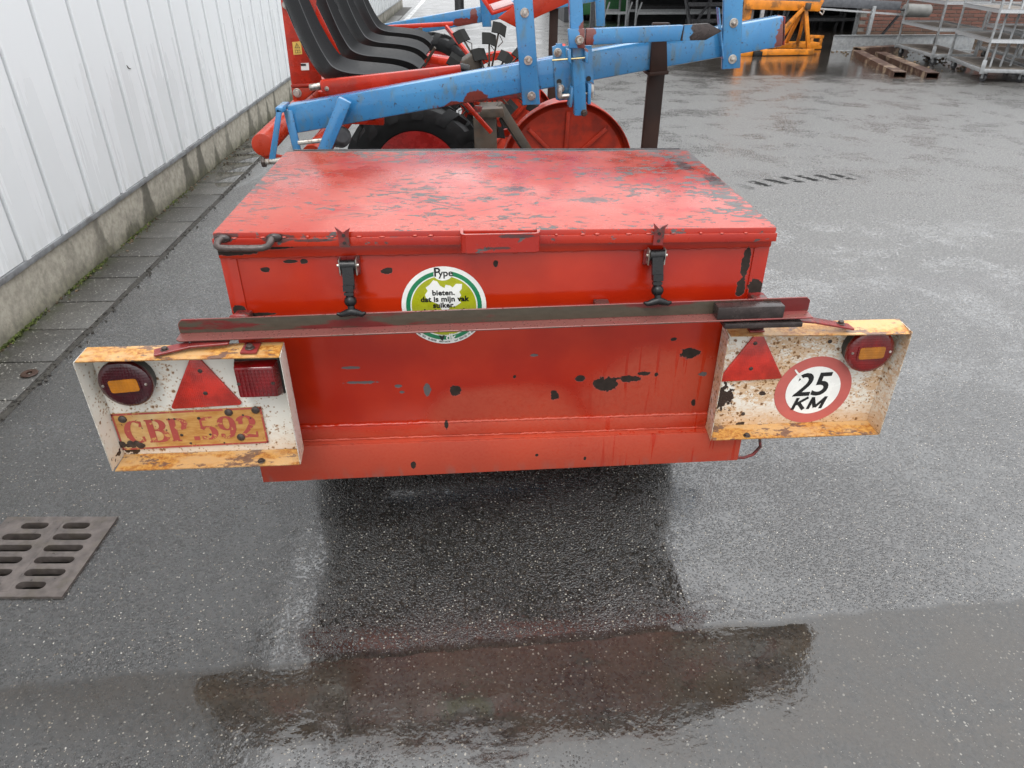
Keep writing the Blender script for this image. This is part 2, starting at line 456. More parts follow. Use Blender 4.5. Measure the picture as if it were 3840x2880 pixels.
M = {}
M['asphalt'] = asphalt()
M['paver'] = paver_mat()
M['plinth'] = concrete_plinth()
M['wall'] = wall_white()
M['zinc_trim'] = simple('grey_trim', (0.30, 0.31, 0.32), 0.4, 0.3, 0.2, 20, dirt=(0.12, 0.11, 0.1))
M['joint'] = simple('dark_joint_soil', (0.055, 0.05, 0.042), 0.7, var=0.5, scale=60, bump=0.003)
M['moss'] = simple('moss', (0.10, 0.125, 0.030), 0.8, var=0.6, scale=80)
M['debris'] = simple('leaf_litter', (0.12, 0.085, 0.05), 0.7, var=0.6, scale=50)
M['cast_iron'] = simple('wet_cast_iron', (0.125, 0.105, 0.095), 0.36, 0.2, 0.3, 40, bump=0.0008, dirt=(0.10, 0.085, 0.06), dirt_amt=0.4)
M['pit'] = simple('pit_black', (0.010, 0.010, 0.009), 0.5, var=0.4)
M['galv'] = simple('galvanised_steel', (0.31, 0.32, 0.325), 0.42, 0.4, 0.2, 25, dirt=(0.30, 0.30, 0.29), dirt_amt=0.4)
M['galv_bright'] = simple('aluminium_edge', (0.50, 0.51, 0.52), 0.38, 0.5, 0.12, 60)
M['wood_grey'] = simple('weathered_board', (0.16, 0.14, 0.12), 0.6, var=0.4, scale=14, dirt=(0.06, 0.05, 0.04))
M['rust_steel'] = simple('rusted_steel', (0.060, 0.030, 0.020), 0.45, 0.1, 0.45, 12, bump=0.001, dirt=(0.30, 0.22, 0.15), dirt_amt=0.8)
M['orange'] = simple('orange_paint', (0.62, 0.20, 0.012), 0.35, var=0.18, scale=10, dirt=(0.10, 0.055, 0.02), dirt_amt=0.7)
M['dark_steel'] = simple('dark_steel', (0.055, 0.055, 0.058), 0.4, 0.4, 0.35, 30)
M['shed_dark'] = simple('shed_cladding', (0.035, 0.036, 0.04), 0.6, var=0.3, scale=6)
M['belt'] = simple('grey_belt', (0.17, 0.17, 0.16), 0.55, var=0.2, scale=12)
M['green'] = simple('green_paint', (0.03, 0.17, 0.05), 0.4, var=0.25)
M['mortar'] = simple('mortar', (0.15, 0.14, 0.125), 0.85, var=0.3, scale=30, bump=0.002)
def brick_mat():
    n = NT('brick'); oi = n.node('ShaderNodeObjectInfo').outputs['Random']
    g = n.noise(scale=40, detail=4)
    c = n.mix(oi, (0.16, 0.062, 0.042), (0.085, 0.040, 0.030))
    c = n.mix(n.rng(g, 0.45, 0.75), c, (0.11, 0.05, 0.035))
    z = n.sep()[2]
    c = n.mix(n.m('MULTIPLY', n.rng(n.m('ADD', z, n.m('MULTIPLY', n.noise(scale=4, detail=4), 0.3)), 0.5, 0.2), 0.6), c, (0.05, 0.048, 0.025))
    n.bump(g, 0.003, 0.8)
    return n.done(c, 0.65)
M['brick'] = brick_mat()

# ---------------------------------------------------------------- setting: yard ground with a hole for the gully
DC = (-1.278, 1.565)                                # gully centre
hx0, hx1, hy0, hy1 = DC[0] - 0.150, DC[0] + 0.150, DC[1] - 0.143, DC[1] + 0.143
xs, ys = (-500, hx0, hx1, 500), (-300, hy0, hy1, 900)
g = MB()
for i in range(3):
    for j in range(3):
        if (i, j) == (1, 1): continue
        g.add([(xs[i], ys[j], 0), (xs[i + 1], ys[j], 0), (xs[i + 1], ys[j + 1], 0), (xs[i], ys[j + 1], 0)], [(0, 1, 2, 3)])
ground = g.build('ground', M['asphalt']); tag(ground, kind='structure')

# gully grate
dr = thing('drain_grate', 'rusty cast iron drain grate with two columns of slots set in the wet asphalt', 'drain', (DC[0], DC[1], 0))
def slot(cx, cy, w, h):
    r = h / 2; n = 6; out = []
    for k in range(n + 1): a = -math.pi / 2 + math.pi * k / n; out.append((cx + w / 2 - r + r * math.cos(a), cy + r * math.sin(a)))
    for k in range(n + 1): a = math.pi / 2 + math.pi * k / n; out.append((cx - w / 2 + r + r * math.cos(a), cy + r * math.sin(a)))
    return out
holes = []
for k in range(6):
    cy = 0.118 - 0.0472 * k
    for sgn in (-1, 1):
        w = 0.080 if k in (0, 5) else 0.112
        holes.append(slot(sgn * (0.018 + w / 2 + (0.004 if k in (0, 5) else 0)), cy, w, 0.027))
vf = flat([[(-0.168, -0.158), (0.168, -0.158), (0.168, 0.158), (-0.168, 0.158)]] + holes, 0.022)
rm = Matrix.Rotation(R(-3.3), 4, 'Z')
mb = MB(); mb.add([Vector((DC[0], DC[1], -0.004)) + (rm @ p) for p in vf[0]], vf[1]); mb.build('grate', M['cast_iron'], dr, smooth=30)
mb = MB()
mb.box(-0.014, 0.014, -0.140, 0.140, 0.0066, 0.0078).xform(Matrix.Translation((DC[0], DC[1], 0)) @ rm); mb.build('centre_rib', M['cast_iron'], dr, bevel=0.001)
mb = MB()
mb.add([(hx0, hy0, -0.3), (hx1, hy0, -0.3), (hx1, hy1, -0.3), (hx0, hy1, -0.3), (hx0, hy0, -0.001), (hx1, hy0, -0.001), (hx1, hy1, -0.001), (hx0, hy1, -0.001)],
       [(0, 1, 2, 3), (0, 4, 5, 1), (1, 5, 6, 2), (2, 6, 7, 3), (3, 7, 4, 0)]); mb.build('pit', M['pit'], dr)

# gutter row of pavers along the wall
WX = -2.055
strip = thing('pavement', None, None, (-1.95, 6, 0), kind='structure')
MB().box(WX, -1.748, -2, 27, -0.08, 0.0012).build('bedding', M['joint'], strip)
pm = MB().box(-0.139, 0.139, -0.1475, 0.1475, -0.05, 0.0).mesh('paver', M['paver'], bevel=0.004)
PY0 = 2.725
for k in range(-9, 66):
    yy = PY0 + 0.3065 * k + 0.15
    inst('paver', pm, (-1.9125 + rnd.uniform(-.004, .004), yy, 0.0085 + rnd.uniform(-.0015, .0015)), strip, (R(rnd.uniform(-.3, .3)), R(rnd.uniform(-.5, .5)), R(rnd.uniform(-.5, .5))))
# moss and litter in the seam between pavers and wall
ms = MB(); db = MB()
for k in range(9000):
    yy = 1.6 + 8.0 * rnd.random() ** 1.4; xx = WX + 0.002 + abs(rnd.gauss(0, 0.010))
    if math.sin(yy * 9) + rnd.random() * 1.6 < 0.75 or rnd.random() < (yy - 3.4) * .5: continue
    s = rnd.uniform(.004, .011); a = rnd.uniform(0, 6.3)
    ms.add([(xx, yy, .007), (xx + s * math.cos(a), yy + s * math.sin(a), .011 + s * rnd.random() * 1.2), (xx - s * math.sin(a), yy + s * math.cos(a), .009 + s * .8)], [(0, 1, 2)])
for k in range(240):
    yy = 1.8 + 8 * rnd.random(); xx = WX + 0.005 + abs(rnd.gauss(0, 0.022)); s = rnd.uniform(.003, .009)
    db.box(-s, s, -s * .7, s * .7, -s * .3, s * .3, Matrix.Translation((xx, yy, .011)) @ Euler((rnd.uniform(-.5, .5), rnd.uniform(-.5, .5), rnd.uniform(0, 3))).to_matrix().to_4x4())
tag(ms.build('moss', M['moss'], smooth=10), 'green moss growing along the seam of wall and pavers', 'moss', kind='stuff')
tag(db.build('litter', M['debris']), 'brown crumbs and dead leaf bits along the wall foot', 'litter', kind='stuff')

cr = MB()
for k in range(380):
    yy = 1.2 + 8 * rnd.random() ** 1.3; xx = -1.752 + rnd.gauss(0, .016) + .008 * math.sin(yy * 7); s = rnd.uniform(.002, .006)
    cr.box(-s, s, -s * .8, s * .8, -s * .5, s * .5, Matrix.Translation((xx, yy, .004)) @ Euler((rnd.uniform(-.5, .5), rnd.uniform(-.5, .5), rnd.uniform(0, 3))).to_matrix().to_4x4())
tag(cr.build('crumbs', M['joint']), 'dark crumbled asphalt along the seam beside the pavers', 'crumbs', kind='stuff')

# white clad building on the left
bl = thing('warehouse', 'long white metal clad building on a stained concrete plinth, left of the trailer', 'building', (WX - 3, 8, 0))
pl = MB()
pl.box(WX - 0.20, WX, -2, 27, -0.2, 0.245); pl.build('plinth', M['plinth'], bl, bevel=0.006)
tr = MB(); tr.box(WX - 0.06, WX + 0.018, -2, 5.06, 0.245, 0.272); tr.box(WX - 0.06, WX + 0.018, 5.064, 27, 0.245, 0.272); tr.build('base_trim', M['zinc_trim'], bl, bevel=0.002)
MB().box(WX - 6, WX - 0.062, -2, 27, 0.0, 3.9).build('inner_wall', M['shed_dark'], bl)
# each cladding panel: flat pan with a raised lap rib on its far edge
PW = 0.358
def panel_mesh():
    prof = [(0.0045, -0.022), (0.0045, 0.010), (0.0075, 0.013), (0.038, 0.013), (0.050, 0.0), (0.348, 0.0), (0.3535, -0.004), (0.3535, -0.022)]
    m = MB(); n = len(prof)
    vs = [(d, yy, 0) for yy, d in prof] + [(d, yy, 3.55) for yy, d in prof]
    m.add(vs, [tuple(range(n)), tuple(range(2 * n - 1, n - 1, -1))] + [(i, i + n, (i + 1) % n + n, (i + 1) % n) for i in range(n)])
    return m.mesh('wall_panel', M['wall'], smooth=20)
pmesh = panel_mesh()
Y0 = 3.922
for k in range(-15, 64):
    inst('wall_panel', pmesh, (WX + 0.006 + rnd.uniform(-.0012, .0012), Y0 + PW * k, 0.2735 + rnd.uniform(-.002, .002)), bl, (0, 0, R(rnd.uniform(-.12, .12))))
MB().box(WX - 6.2, WX + 0.12, -2.1, 27.1, 3.85, 4.0).build('roof_edge', M['zinc_trim'], bl)
MB().box(WX + 0.0192, WX + 0.030, 10.02, 10.35, 1.115, 1.15).build('wall_bracket', M['zinc_trim'], bl)

sm = MB(); sm.tube([(WX + .0072, 4.800, 0.905), (WX + .0072, 4.806, 0.893), (WX + .0072, 4.820, 0.884), (WX + .0072, 4.848, 0.878)], [.0015, .004, .004, .0012], 6)
sm.build('scuff_mark', M['cast_iron'], bl)
rd = MB().lathe([(.012, .0), (.030, .0), (.033, .003), (.030, .006), (.012, .006)], (-1.8165, 2.615, 0.0095), (0, 0, 1), 24, True)
tag(rd.build('washer', M['rust_steel'], org=(-1.8165, 2.615, 0)), 'small rusty steel washer lying on the pavers near the left edge', 'washer')

# ---------------------------------------------------------------- far yard: brick building, shed
BR = Matrix.Translation((7.75, 15.2, 0)) @ Matrix.Rotation(R(-9), 4, 'Z')
bb = thing('brick_building', 'red brick wall with grey mortar behind the metal trolleys', 'building', (9.5, 15.0, 0))
MB().box(0, 8, 0.012, 0.30, 0, 3.2, BR).build('wall', M['mortar'], bb)
bmesh_b = MB().box(0, 0.21, 0, 0.10, 0, 0.052).mesh('brick', M['brick'], bevel=0.003, seg=1)
upper = MB()
cnt = 0
for c in range(49):
    for k in range(36):
        xx = 0.22 * k + (0.11 if c % 2 else 0); zz = 0.006 + 0.064 * c
        if xx > 7.75: continue
        if c < 13 and 0.0 <= xx < 4.9 and cnt < 298:
            p = BR @ Vector((xx, rnd.uniform(-.002, .002), zz)); cnt += 1
            inst('brick', bmesh_b, p, bb, (0, 0, R(-9)))
        else:
            upper.box(xx, xx + 0.21, 0, 0.10, zz, zz + 0.052, BR)
tag(upper.build('upper_bricks', M['brick'], bb), kind='stuff')
MB().box(-0.1, 8.1, -0.15, 0.5, 3.2, 3.35, BR).build('roof_edge', M['zinc_trim'], bb)

sh = thing('open_shed', 'dark open fronted storage shed at the far side of the yard', 'building', (7, 22, 0))
MB().box(2.6, 12.5, 26.0, 26.15, 0, 3.6).build('back_wall', M['shed_dark'], sh)
MB().box(2.55, 2.7, 20.4, 26.0, 0, 3.6).build('side_wall', M['shed_dark'], sh)
MB().box(12.35, 12.5, 16.5, 26.0, 0, 3.6).build('side_wall', M['shed_dark'], sh)
MB().box(2.3, 12.7, 16.4, 26.3, 3.6, 3.75).build('roof', M['shed_dark'], sh)
MB().box(2.3, 12.7, 16.38, 16.398, 2.5, 3.75).build('fascia', M['shed_dark'], sh)
for k, (px, py) in enumerate(((2.62, 16.5), (5.9, 16.6), (5.9, 20.5), (9.2, 20.5), (9.2, 16.9))):
    MB().box(px, px + .1, py, py + .1, 0, 3.6).build('post', M['dark_steel'], sh, bevel=.004)

# ---------------------------------------------------------------- trailer materials
RED = (0.43, 0.024, 0.004)
PRIMER = (0.11, 0.10, 0.10)
BARE = (0.013, 0.010, 0.008)
DARK_CHIPS = [(-0.052, 0.532, 0.016, 0.017), (0.200, 0.509, 0.012, 0.016), (0.263, 0.556, 0.013, 0.012), (0.333, 0.538, 0.035, 0.024),
    (0.390, 0.551, 0.034, 0.010), (0.426, 0.565, 0.019, 0.006), (0.457, 0.562, 0.006, 0.008), (0.535, 0.620, 0.027, 0.017), (0.490, 0.661, 0.008, 0.005),
    (0.565, 0.473, 0.007, 0.012), (-0.170, 0.326, 0.007, 0.013), (0.154, 0.343, 0.005, 0.005), (0.283, 0.327, 0.004, 0.007), (0.097, 0.567, 0.004, 0.005),
    (-0.079, 0.431, 0.006, 0.014), (-0.465, 0.866, 0.012, 0.007), (-0.406, 0.884, 0.021, 0.005), (-0.376, 0.883, 0.010, 0.007), (-0.193, 0.857, 0.015, 0.009),
    (0.053, 0.868, 0.006, 0.009), (-0.140, 0.923, 0.009, 0.003), (0.637, 0.854, 0.011, 0.046), (0.635, 0.792, 0.013, 0.026), (0.668, 0.795, 0.020, 0.024),
    (-0.52, 0.912, 0.055, 0.010), (-0.44, 0.920, 0.05, 0.004), (0.56, 0.9225, 0.07, 0.0025), (-0.540, 0.768, 0.017, 0.016), (-0.496, 0.756, 0.036, 0.005), (0.678, 0.772, 0.022, 0.022), (0.66, 0.70, 0.03, 0.05)]
GREY_CHIPS = [(-0.303, 0.607, 0.023, 0.0035), (-0.282, 0.564, 0.037, 0.004), (-0.123, 0.537, 0.008, 0.017), (-0.194, 0.550, 0.008, 0.004),
    (-0.185, 0.532, 0.006, 0.004), (0.148, 0.627, 0.010, 0.004), (0.577, 0.559, 0.010, 0.006)]

DARK_CHIPS = [(a, b, c * 0.88, d * 0.88) for a, b, c, d in DARK_CHIPS]

def trailer_red():
    n = NT('trailer_red_paint'); x, y, z = n.sep(); xz = n.comb(x, z, 0)
    wob = n.m('MULTIPLY', n.m('SUBTRACT', n.noise(scale=75, detail=4, rough=0.6), 0.5), 1.5)
    dark = n.spots(xz, DARK_CHIPS, wob, 0.05)
    grey = n.spots(xz, GREY_CHIPS, n.m('MULTIPLY', wob, 1.3), 0.10)
    rim = n.m('SUBTRACT', n.spots(xz, DARK_CHIPS, n.m('SUBTRACT', wob, 0.05), 0.05), dark)
    ed = n.mul(n.edges(0.003), n.rng(n.noise(scale=26, detail=5, rough=0.65), 0.52, 0.62))
    tone = n.noise(scale=5, detail=4)
    c = n.mix(n.rng(tone, 0.3, 0.7), RED, (0.33, 0.013, 0.003))
    # dried road film low on the panel, washed clean in runs
    d1 = n.noise(n.scl((1, 1, 1.3)), 3.4, detail=3, rough=0.5)
    zz = n.m('MULTIPLY_ADD', d1, 0.30, z)
    soft = n.m('MULTIPLY', n.m('SUBTRACT', d1, 0.5), 1.4)
    film = n.spots(xz, [(0.06, 0.44, 0.19, 0.095), (0.47, 0.50, 0.17, 0.125), (0.0, 0.36, 0.9, 0.07)], soft, 0.22)
    wash = n.rng(n.noise(n.scl((1, 1, 0.05)), 62, detail=2), 0.56, 0.62)
    wash = n.mul(wash, n.rng(x, 0.22, 0.40), 0.8)
    ledge = n.rng(z, 0.40, 0.37)
    sp = n.noise(scale=150, detail=3)
    film = n.m('MULTIPLY', n.mx(film, n.m('MULTIPLY', ledge, 0.75)), n.rng(sp, 0.2, 0.6, 0.55, 1.0))
    film = n.mul(film, n.inv(wash))
    c = n.mix(n.m('MULTIPLY', film, 0.50), c, (0.42, 0.090, 0.048))
    c = n.mix(n.mul(n.rng(z, 0.335, 0.285), n.rng(n.noise(n.scl((1, 1, 0.3)), 30, detail=4), 0.5, 0.65), 0.55), c, (0.22, 0.11, 0.09))
    c = n.mix(rim, c, (0.40, 0.08, 0.07))
    c = n.mix(grey, c, PRIMER)
    c = n.mix(n.mx(dark, n.m('MULTIPLY', ed, 0.9)), c, n.mix(n.noise(scale=60, detail=3), BARE, (0.050, 0.038, 0.032)))
    dr = n.drops(120, 0.20)
    dm = n.mul(dr, n.rng(n.noise(n.scl((1, 1, 0.15)), 14), 0.50, 0.6))
    ht = n.m('ADD', n.m('MULTIPLY', n.inv(n.mx(dark, grey)), 0.5), n.m('ADD', n.m('MULTIPLY', dm, 0.5), n.m('MULTIPLY', n.noise(scale=45, detail=3), 0.35)))
    n.bump(ht, 0.0013, 0.8)
    rg = n.m('ADD', n.rng(tone, 0.2, 0.8, 0.14, 0.24), n.m('MULTIPLY', n.mx(film, dark), 0.30))
    return n.done(c, n.m('MULTIPLY', rg, n.inv(n.m('MULTIPLY', dm, 0.7))), spec=n.rng(n.mx(dark, grey), 0, 1, 0.5, 0.12))

def lid_red():
    n = NT('lid_red_paint'); x, y, z = n.sep(); P = n.pos()
    w1 = n.noise(scale=3.2, detail=3)
    st = n.noise(n.scl((1, 1.9, 2)), 27, detail=8, rough=0.70, dist=0.5)
    area = n.rng(n.noise(n.scl((1.0, 1.6, 1)), 2.6, detail=3, dist=0.3), 0.3, 0.72, -0.055, 0.075)
    edge = n.mx(n.rng(n.m('ABSOLUTE', n.m('SUBTRACT', x, 0.06)), 0.46, 0.62, 0, 0.07), n.rng(y, 2.1, 2.26, 0, 0.06))
    flake = n.rng(n.m('ADD', n.m('ADD', st, area), edge), 0.592, 0.600)
    tiny = n.rng(n.noise(n.scl((1, 2, 2)), 80, detail=4, rough=0.7), 0.655, 0.675)
    def scratch(rot, sc_, off, w, seed):
        m = n.node('ShaderNodeMapping'); m.inputs['Rotation'].default_value = (0, 0, R(rot)); m.inputs['Location'].default_value = (seed, seed * .7, 0)
        n.put(m.inputs['Vector'], P)
        q = n.noise(n.vm('MULTIPLY', m.outputs[0], (0.5, sc_, 1)), 2.2, detail=2, rough=0.4)
        ln = n.rng(n.m('ABSOLUTE', n.m('SUBTRACT', q, off)), w, w * 0.3)
        return n.mul(ln, n.rng(n.noise(n.vm('ADD', P, (seed, 3, 0)), 5, detail=2), 0.50, 0.60))
    sc1 = n.mx(scratch(10, 14, 0.5, 0.007, 1.3), scratch(-22, 12, 0.52, 0.006, 4.7), scratch(33, 10, 0.48, 0.005, 9.1))
    blot = n.spots(n.comb(x, y, 0), [(0.113, 1.827, 0.042, 0.022), (0.045, 1.741, 0.03, 0.011), (0.302, 1.726, 0.05, 0.02), (0.62, 2.05, 0.02, 0.05), (0.66, 1.9, 0.02, 0.05)],
                   n.m('MULTIPLY', n.m('SUBTRACT', n.noise(n.scl((1, 2, 1)), 70, detail=4), 0.5), 3.4), 0.15)
    crack = n.mul(n.rng(n.voro(n.vm('ADD', P, n.vm('MULTIPLY', n.noise(scale=30, detail=2, color=True), (0.02, 0.02, 0.02))), 62, 'DISTANCE_TO_EDGE'), 0.035, 0.012),
                  n.rng(n.noise(scale=4.2, detail=3), 0.54, 0.62))
    rear = n.rng(n.m('ADD', y, n.m('MULTIPLY', n.noise(scale=28, detail=4), 0.05)), 2.262, 2.275)
    c = n.mix(n.rng(w1, 0.35, 0.7), (0.37, 0.034, 0.018), (0.41, 0.062, 0.038))
    c = n.mix(n.rng(n.noise(scale=9, detail=4), 0.56, 0.72), c, (0.36, 0.014, 0.008))
    c = n.mix(n.m('MULTIPLY', crack, 0.22), c, (0.62, 0.28, 0.22))
    fl = n.mx(flake, n.m('MULTIPLY', tiny, 0.8), rear)
    top = n.rng(z, 0.930, 0.940)
    side = n.inv(n.rng(n.sep(n.node('ShaderNodeNewGeometry').outputs['Normal'])[2], 0.3, 0.6))
    sidechip = n.rng(n.noise(n.scl((1, 1, 1.6)), 30, detail=5, rough=0.65), 0.61, 0.635)
    c = n.mix(side, c, n.mix(n.rng(w1, 0.3, 0.7), RED, (0.33, 0.016, 0.010)))
    fl = n.m('MULTIPLY', fl, n.inv(side)); fl = n.mx(fl, n.mul(side, sidechip))
    c = n.mix(fl, c, n.mix(n.noise(scale=22, detail=3), (0.078, 0.074, 0.072), (0.14, 0.134, 0.132)))
    weld = n.spots(n.comb(x, z, 0), [(-0.415, 0.947, 0.034, 0.009), (-0.53, 0.953, 0.035, 0.007), (-0.34, 0.941, 0.05, 0.003), (0.10, 0.956, 0.04, 0.004), (0.05, 0.930, 0.03, 0.003)], n.m('MULTIPLY', n.m('SUBTRACT', n.noise(scale=60, detail=4), 0.5), 1.8), 0.12)
    dk = n.mx(n.mul(side, weld), n.mul(sc1, n.inv(side)), n.mul(blot, n.inv(side)), n.mul(n.edges(0.003), n.rng(n.noise(scale=24, detail=5), 0.55, 0.63)), n.mul(side, sidechip, n.rng(n.noise(scale=12), 0.45, 0.6)))
    c = n.mix(n.m('MULTIPLY', dk, 0.85), c, (0.045, 0.034, 0.032))
    dr = n.drops(70, 0.26)
    ht = n.m('ADD', n.m('MULTIPLY', n.inv(fl), 0.35), n.m('ADD', n.m('MULTIPLY', dr, 0.35), n.m('MULTIPLY', n.noise(scale=60, detail=4), 0.5)))
    n.bump(ht, 0.0012, 0.8)
    return n.done(c, n.m('ADD', n.rng(n.noise(scale=11, detail=4), 0.3, 0.7, 0.20, 0.38), n.m('MULTIPLY', fl, 0.10)), spec=n.rng(fl, 0, 1, 0.5, 0.25), coat=n.rng(fl, 0, 1, 0.22, 0.0), coat_rough=0.15)

def board_white():
    """white enamel pitted and stained by rust"""
    n = NT('rusty_white_enamel'); x, y, z = n.sep(); P = n.pos()
    right = n.rng(x, -0.1, 0.2)
    ar = n.noise(scale=7, detail=4, rough=0.6)
    Pd = n.vm('ADD', P, n.vm('MULTIPLY', n.noise(scale=90, detail=2, color=True), (0.012, 0.012, 0.012)))
    def pits(scale, thr):
        d = n.voro(Pd, scale); r = n.sep(n.voro(Pd, scale, out='Color'))
        on = n.rng(n.m('ADD', r[0], n.m('ADD', n.m('MULTIPLY', n.m('SUBTRACT', ar, 0.5), 1.5), n.m('MULTIPLY', right, 0.16))), thr, thr + 0.04)
        size = n.m('MULTIPLY_ADD', r[1], 0.34, 0.10)
        return n.mul(on, n.rng(n.m('SUBTRACT', d, size), 0.06, -0.03)), n.mul(on, n.rng(n.m('SUBTRACT', d, size), 0.32, 0.0))
    c1, h1 = pits(100, 0.90); c2, h2 = pits(190, 0.82)
    core, halo = n.mx(c1, n.m('MULTIPLY', c2, 0.8)), n.mx(h1, h2)
    streak = n.noise(n.scl((0.8, 1, 1.7)), 42, detail=6, rough=0.75, dist=1.5)
    stain = n.mul(n.rng(n.m('ADD', streak, n.m('ADD', n.m('MULTIPLY', n.m('SUBTRACT', ar, 0.5), 0.7), n.m('MULTIPLY', right, 0.13))), 0.58, 0.68), n.rng(right, 0, 1, 0.35, 0.78))
    low = n.mul(n.rng(n.m('SUBTRACT', z, n.m('MULTIPLY', n.m('SUBTRACT', streak, 0.3), 0.17)), 0.455, 0.36), n.rng(right, 0, 1, 0.55, 0.9))
    c = n.mix(n.noise(scale=12, detail=3), (0.70, 0.66, 0.57), (0.78, 0.76, 0.70))
    orange = n.mix(n.noise(scale=40, detail=5, rough=0.7), (0.40, 0.165, 0.030), (0.60, 0.36, 0.13))
    c = n.mix(n.m('MULTIPLY', n.mx(stain, low), 0.85), c, orange)
    c = n.mix(n.m('MULTIPLY', halo, 0.45), c, (0.46, 0.22, 0.05))
    c = n.mix(n.m('MULTIPLY', core, 0.9), c, n.mix(ar, (0.10, 0.045, 0.018), (0.22, 0.10, 0.025)))
    hole = n.spots(n.comb(x, z, 0), [(0.637, 0.490, 0.026, 0.036), (0.742, 0.498, 0.010, 0.007), (0.70, 0.405, 0.012, 0.006), (-0.84, 0.44, 0.03, 0.014)], n.m('MULTIPLY', n.m('SUBTRACT', n.noise(scale=70, detail=4), 0.5), 2.6), 0.06)
    ed = n.mul(n.edges(0.003), n.rng(n.noise(scale=45, detail=5, rough=0.7), 0.38, 0.50))
    c = n.mix(n.mx(hole, ed), c, (0.035, 0.020, 0.014))
    n.bump(n.m('ADD', n.m('MULTIPLY', core, -0.6), n.noise(scale=60, detail=3)), 0.0006, 0.8)
    return n.done(c, n.rng(n.mx(core, stain, low), 0, 1, 0.22, 0.45), spec=0.5)

def board_rust():
    n = NT('orange_rust_flange'); x, y, z = n.sep()
    a = n.noise(scale=85, detail=6, rough=0.75); b = n.noise(n.scl((0.6, 1.4, 1)), 14, detail=5, rough=0.6)
    c = n.mix(n.rng(a, 0.35, 0.65), (0.34, 0.115, 0.020), (0.62, 0.33, 0.085))
    c = n.mix(n.m('MULTIPLY', n.rng(b, 0.44, 0.56), 0.85), c, n.mix(a, (0.58, 0.41, 0.22), (0.60, 0.31, 0.10)))
    c = n.mix(n.m('MULTIPLY', n.rng(n.noise(n.scl((0.7, 1.3, 1)), 20, detail=7, rough=0.72), 0.545, 0.575), 0.85), c, n.mix(a, (0.07, 0.045, 0.042), (0.17, 0.10, 0.085)))
    c = n.mix(n.mul(n.edges(0.003), n.rng(n.noise(scale=40, detail=4), 0.35, 0.5)), c, (0.05, 0.025, 0.015))
    n.bump(n.m('ADD', n.m('MULTIPLY', n.drops(80, 0.34), 0.9), n.m('MULTIPLY', a, 0.6)), 0.0016, 0.9)
    return n.done(c, 0.30, spec=0.5)

def iron_mat():
    n = NT('worn_red_angle_iron'); x, y, z = n.sep()
    a = n.noise(n.scl((0.35, 2, 2.2)), 12, detail=6, rough=0.65)
    keep = n.rng(n.m('ADD', a, n.rng(x, 0.50, 0.74, 0, 0.16)), 0.56, 0.64)
    green = n.mix(n.noise(n.scl((1, 1, 4)), 30, detail=4), (0.045, 0.038, 0.026), (0.085, 0.070, 0.050))
    c = n.mix(keep, green, n.mix(n.noise(scale=20, detail=3), (0.15, 0.016, 0.016), (0.10, 0.016, 0.014)))
    c = n.mix(n.mul(n.edges(0.003), n.rng(n.noise(scale=9, detail=3), 0.35, 0.5)), c, (0.30, 0.03, 0.035))
    up = n.rng(n.sep(n.node('ShaderNodeNewGeometry').outputs['Normal'])[2], 0.5, 0.8)
    dr = n.m('MULTIPLY', n.drops(130, 0.46), up)
    c = n.mix(n.m('MULTIPLY', up, 0.7), c, n.mix(a, (0.20, 0.06, 0.05), (0.26, 0.07, 0.065)))
    n.bump(n.m('ADD', dr, n.m('MULTIPLY', n.noise(scale=90, detail=3), 0.3)), 0.0022, 0.9)
    return n.done(c, n.rng(dr, 0, 0.3, 0.30, 0.10), spec=0.5)

def plate_mat():
    n = NT('rusty_yellow_plate'); x, y, z = n.sep()
    a = n.noise(n.scl((0.5, 1, 2)), 46, detail=6, rough=0.65)
    c = n.mix(n.rng(a, 0.3, 0.7), (0.40, 0.165, 0.035), (0.56, 0.32, 0.10))
    c = n.mix(n.rng(n.noise(scale=8, detail=3), 0.55, 0.75), c, (0.60, 0.44, 0.22))
    c = n.mix(n.rng(n.m('ADD', n.noise(scale=85, detail=4, rough=0.7), n.rng(x, -0.60, -0.88, 0, 0.05)), 0.685, 0.71), c, (0.05, 0.025, 0.018))
    n.bump(a, 0.0004, 0.7)
    return n.done(c, 0.4)

def worn_print(name, c0, under, thr=0.62, scale=60):
    n = NT(name)
    w = n.rng(n.noise(scale=scale, detail=5, rough=0.7), thr, thr + 0.05)
    return n.done(n.mix(w, n.mix(n.noise(scale=25), c0, tuple(q * 0.75 for q in c0)), under), 0.35)

def lens_mat(name, c, pitch, rough=0.12, band='XZ'):
    """ribbed moulded plastic lens"""
    n = NT(name); x, y, z = n.sep()
    a = n.m('SINE', n.m('MULTIPLY', x, pitch)); b = n.m('SINE', n.m('MULTIPLY', z, pitch))
    h = n.m('ADD', a, b) if band == 'XZ' else b
    n.bump(n.m('ADD', h, n.noise(scale=300)), 0.0002, 0.6)
    k = n.noise(scale=22, detail=3)
    cc = n.mix(n.rng(k, 0.35, 0.7), c, tuple(min(q * 1.7, 1) for q in c))
    return n.done(cc, rough, spec=0.5, coat=0.5, coat_rough=0.04)

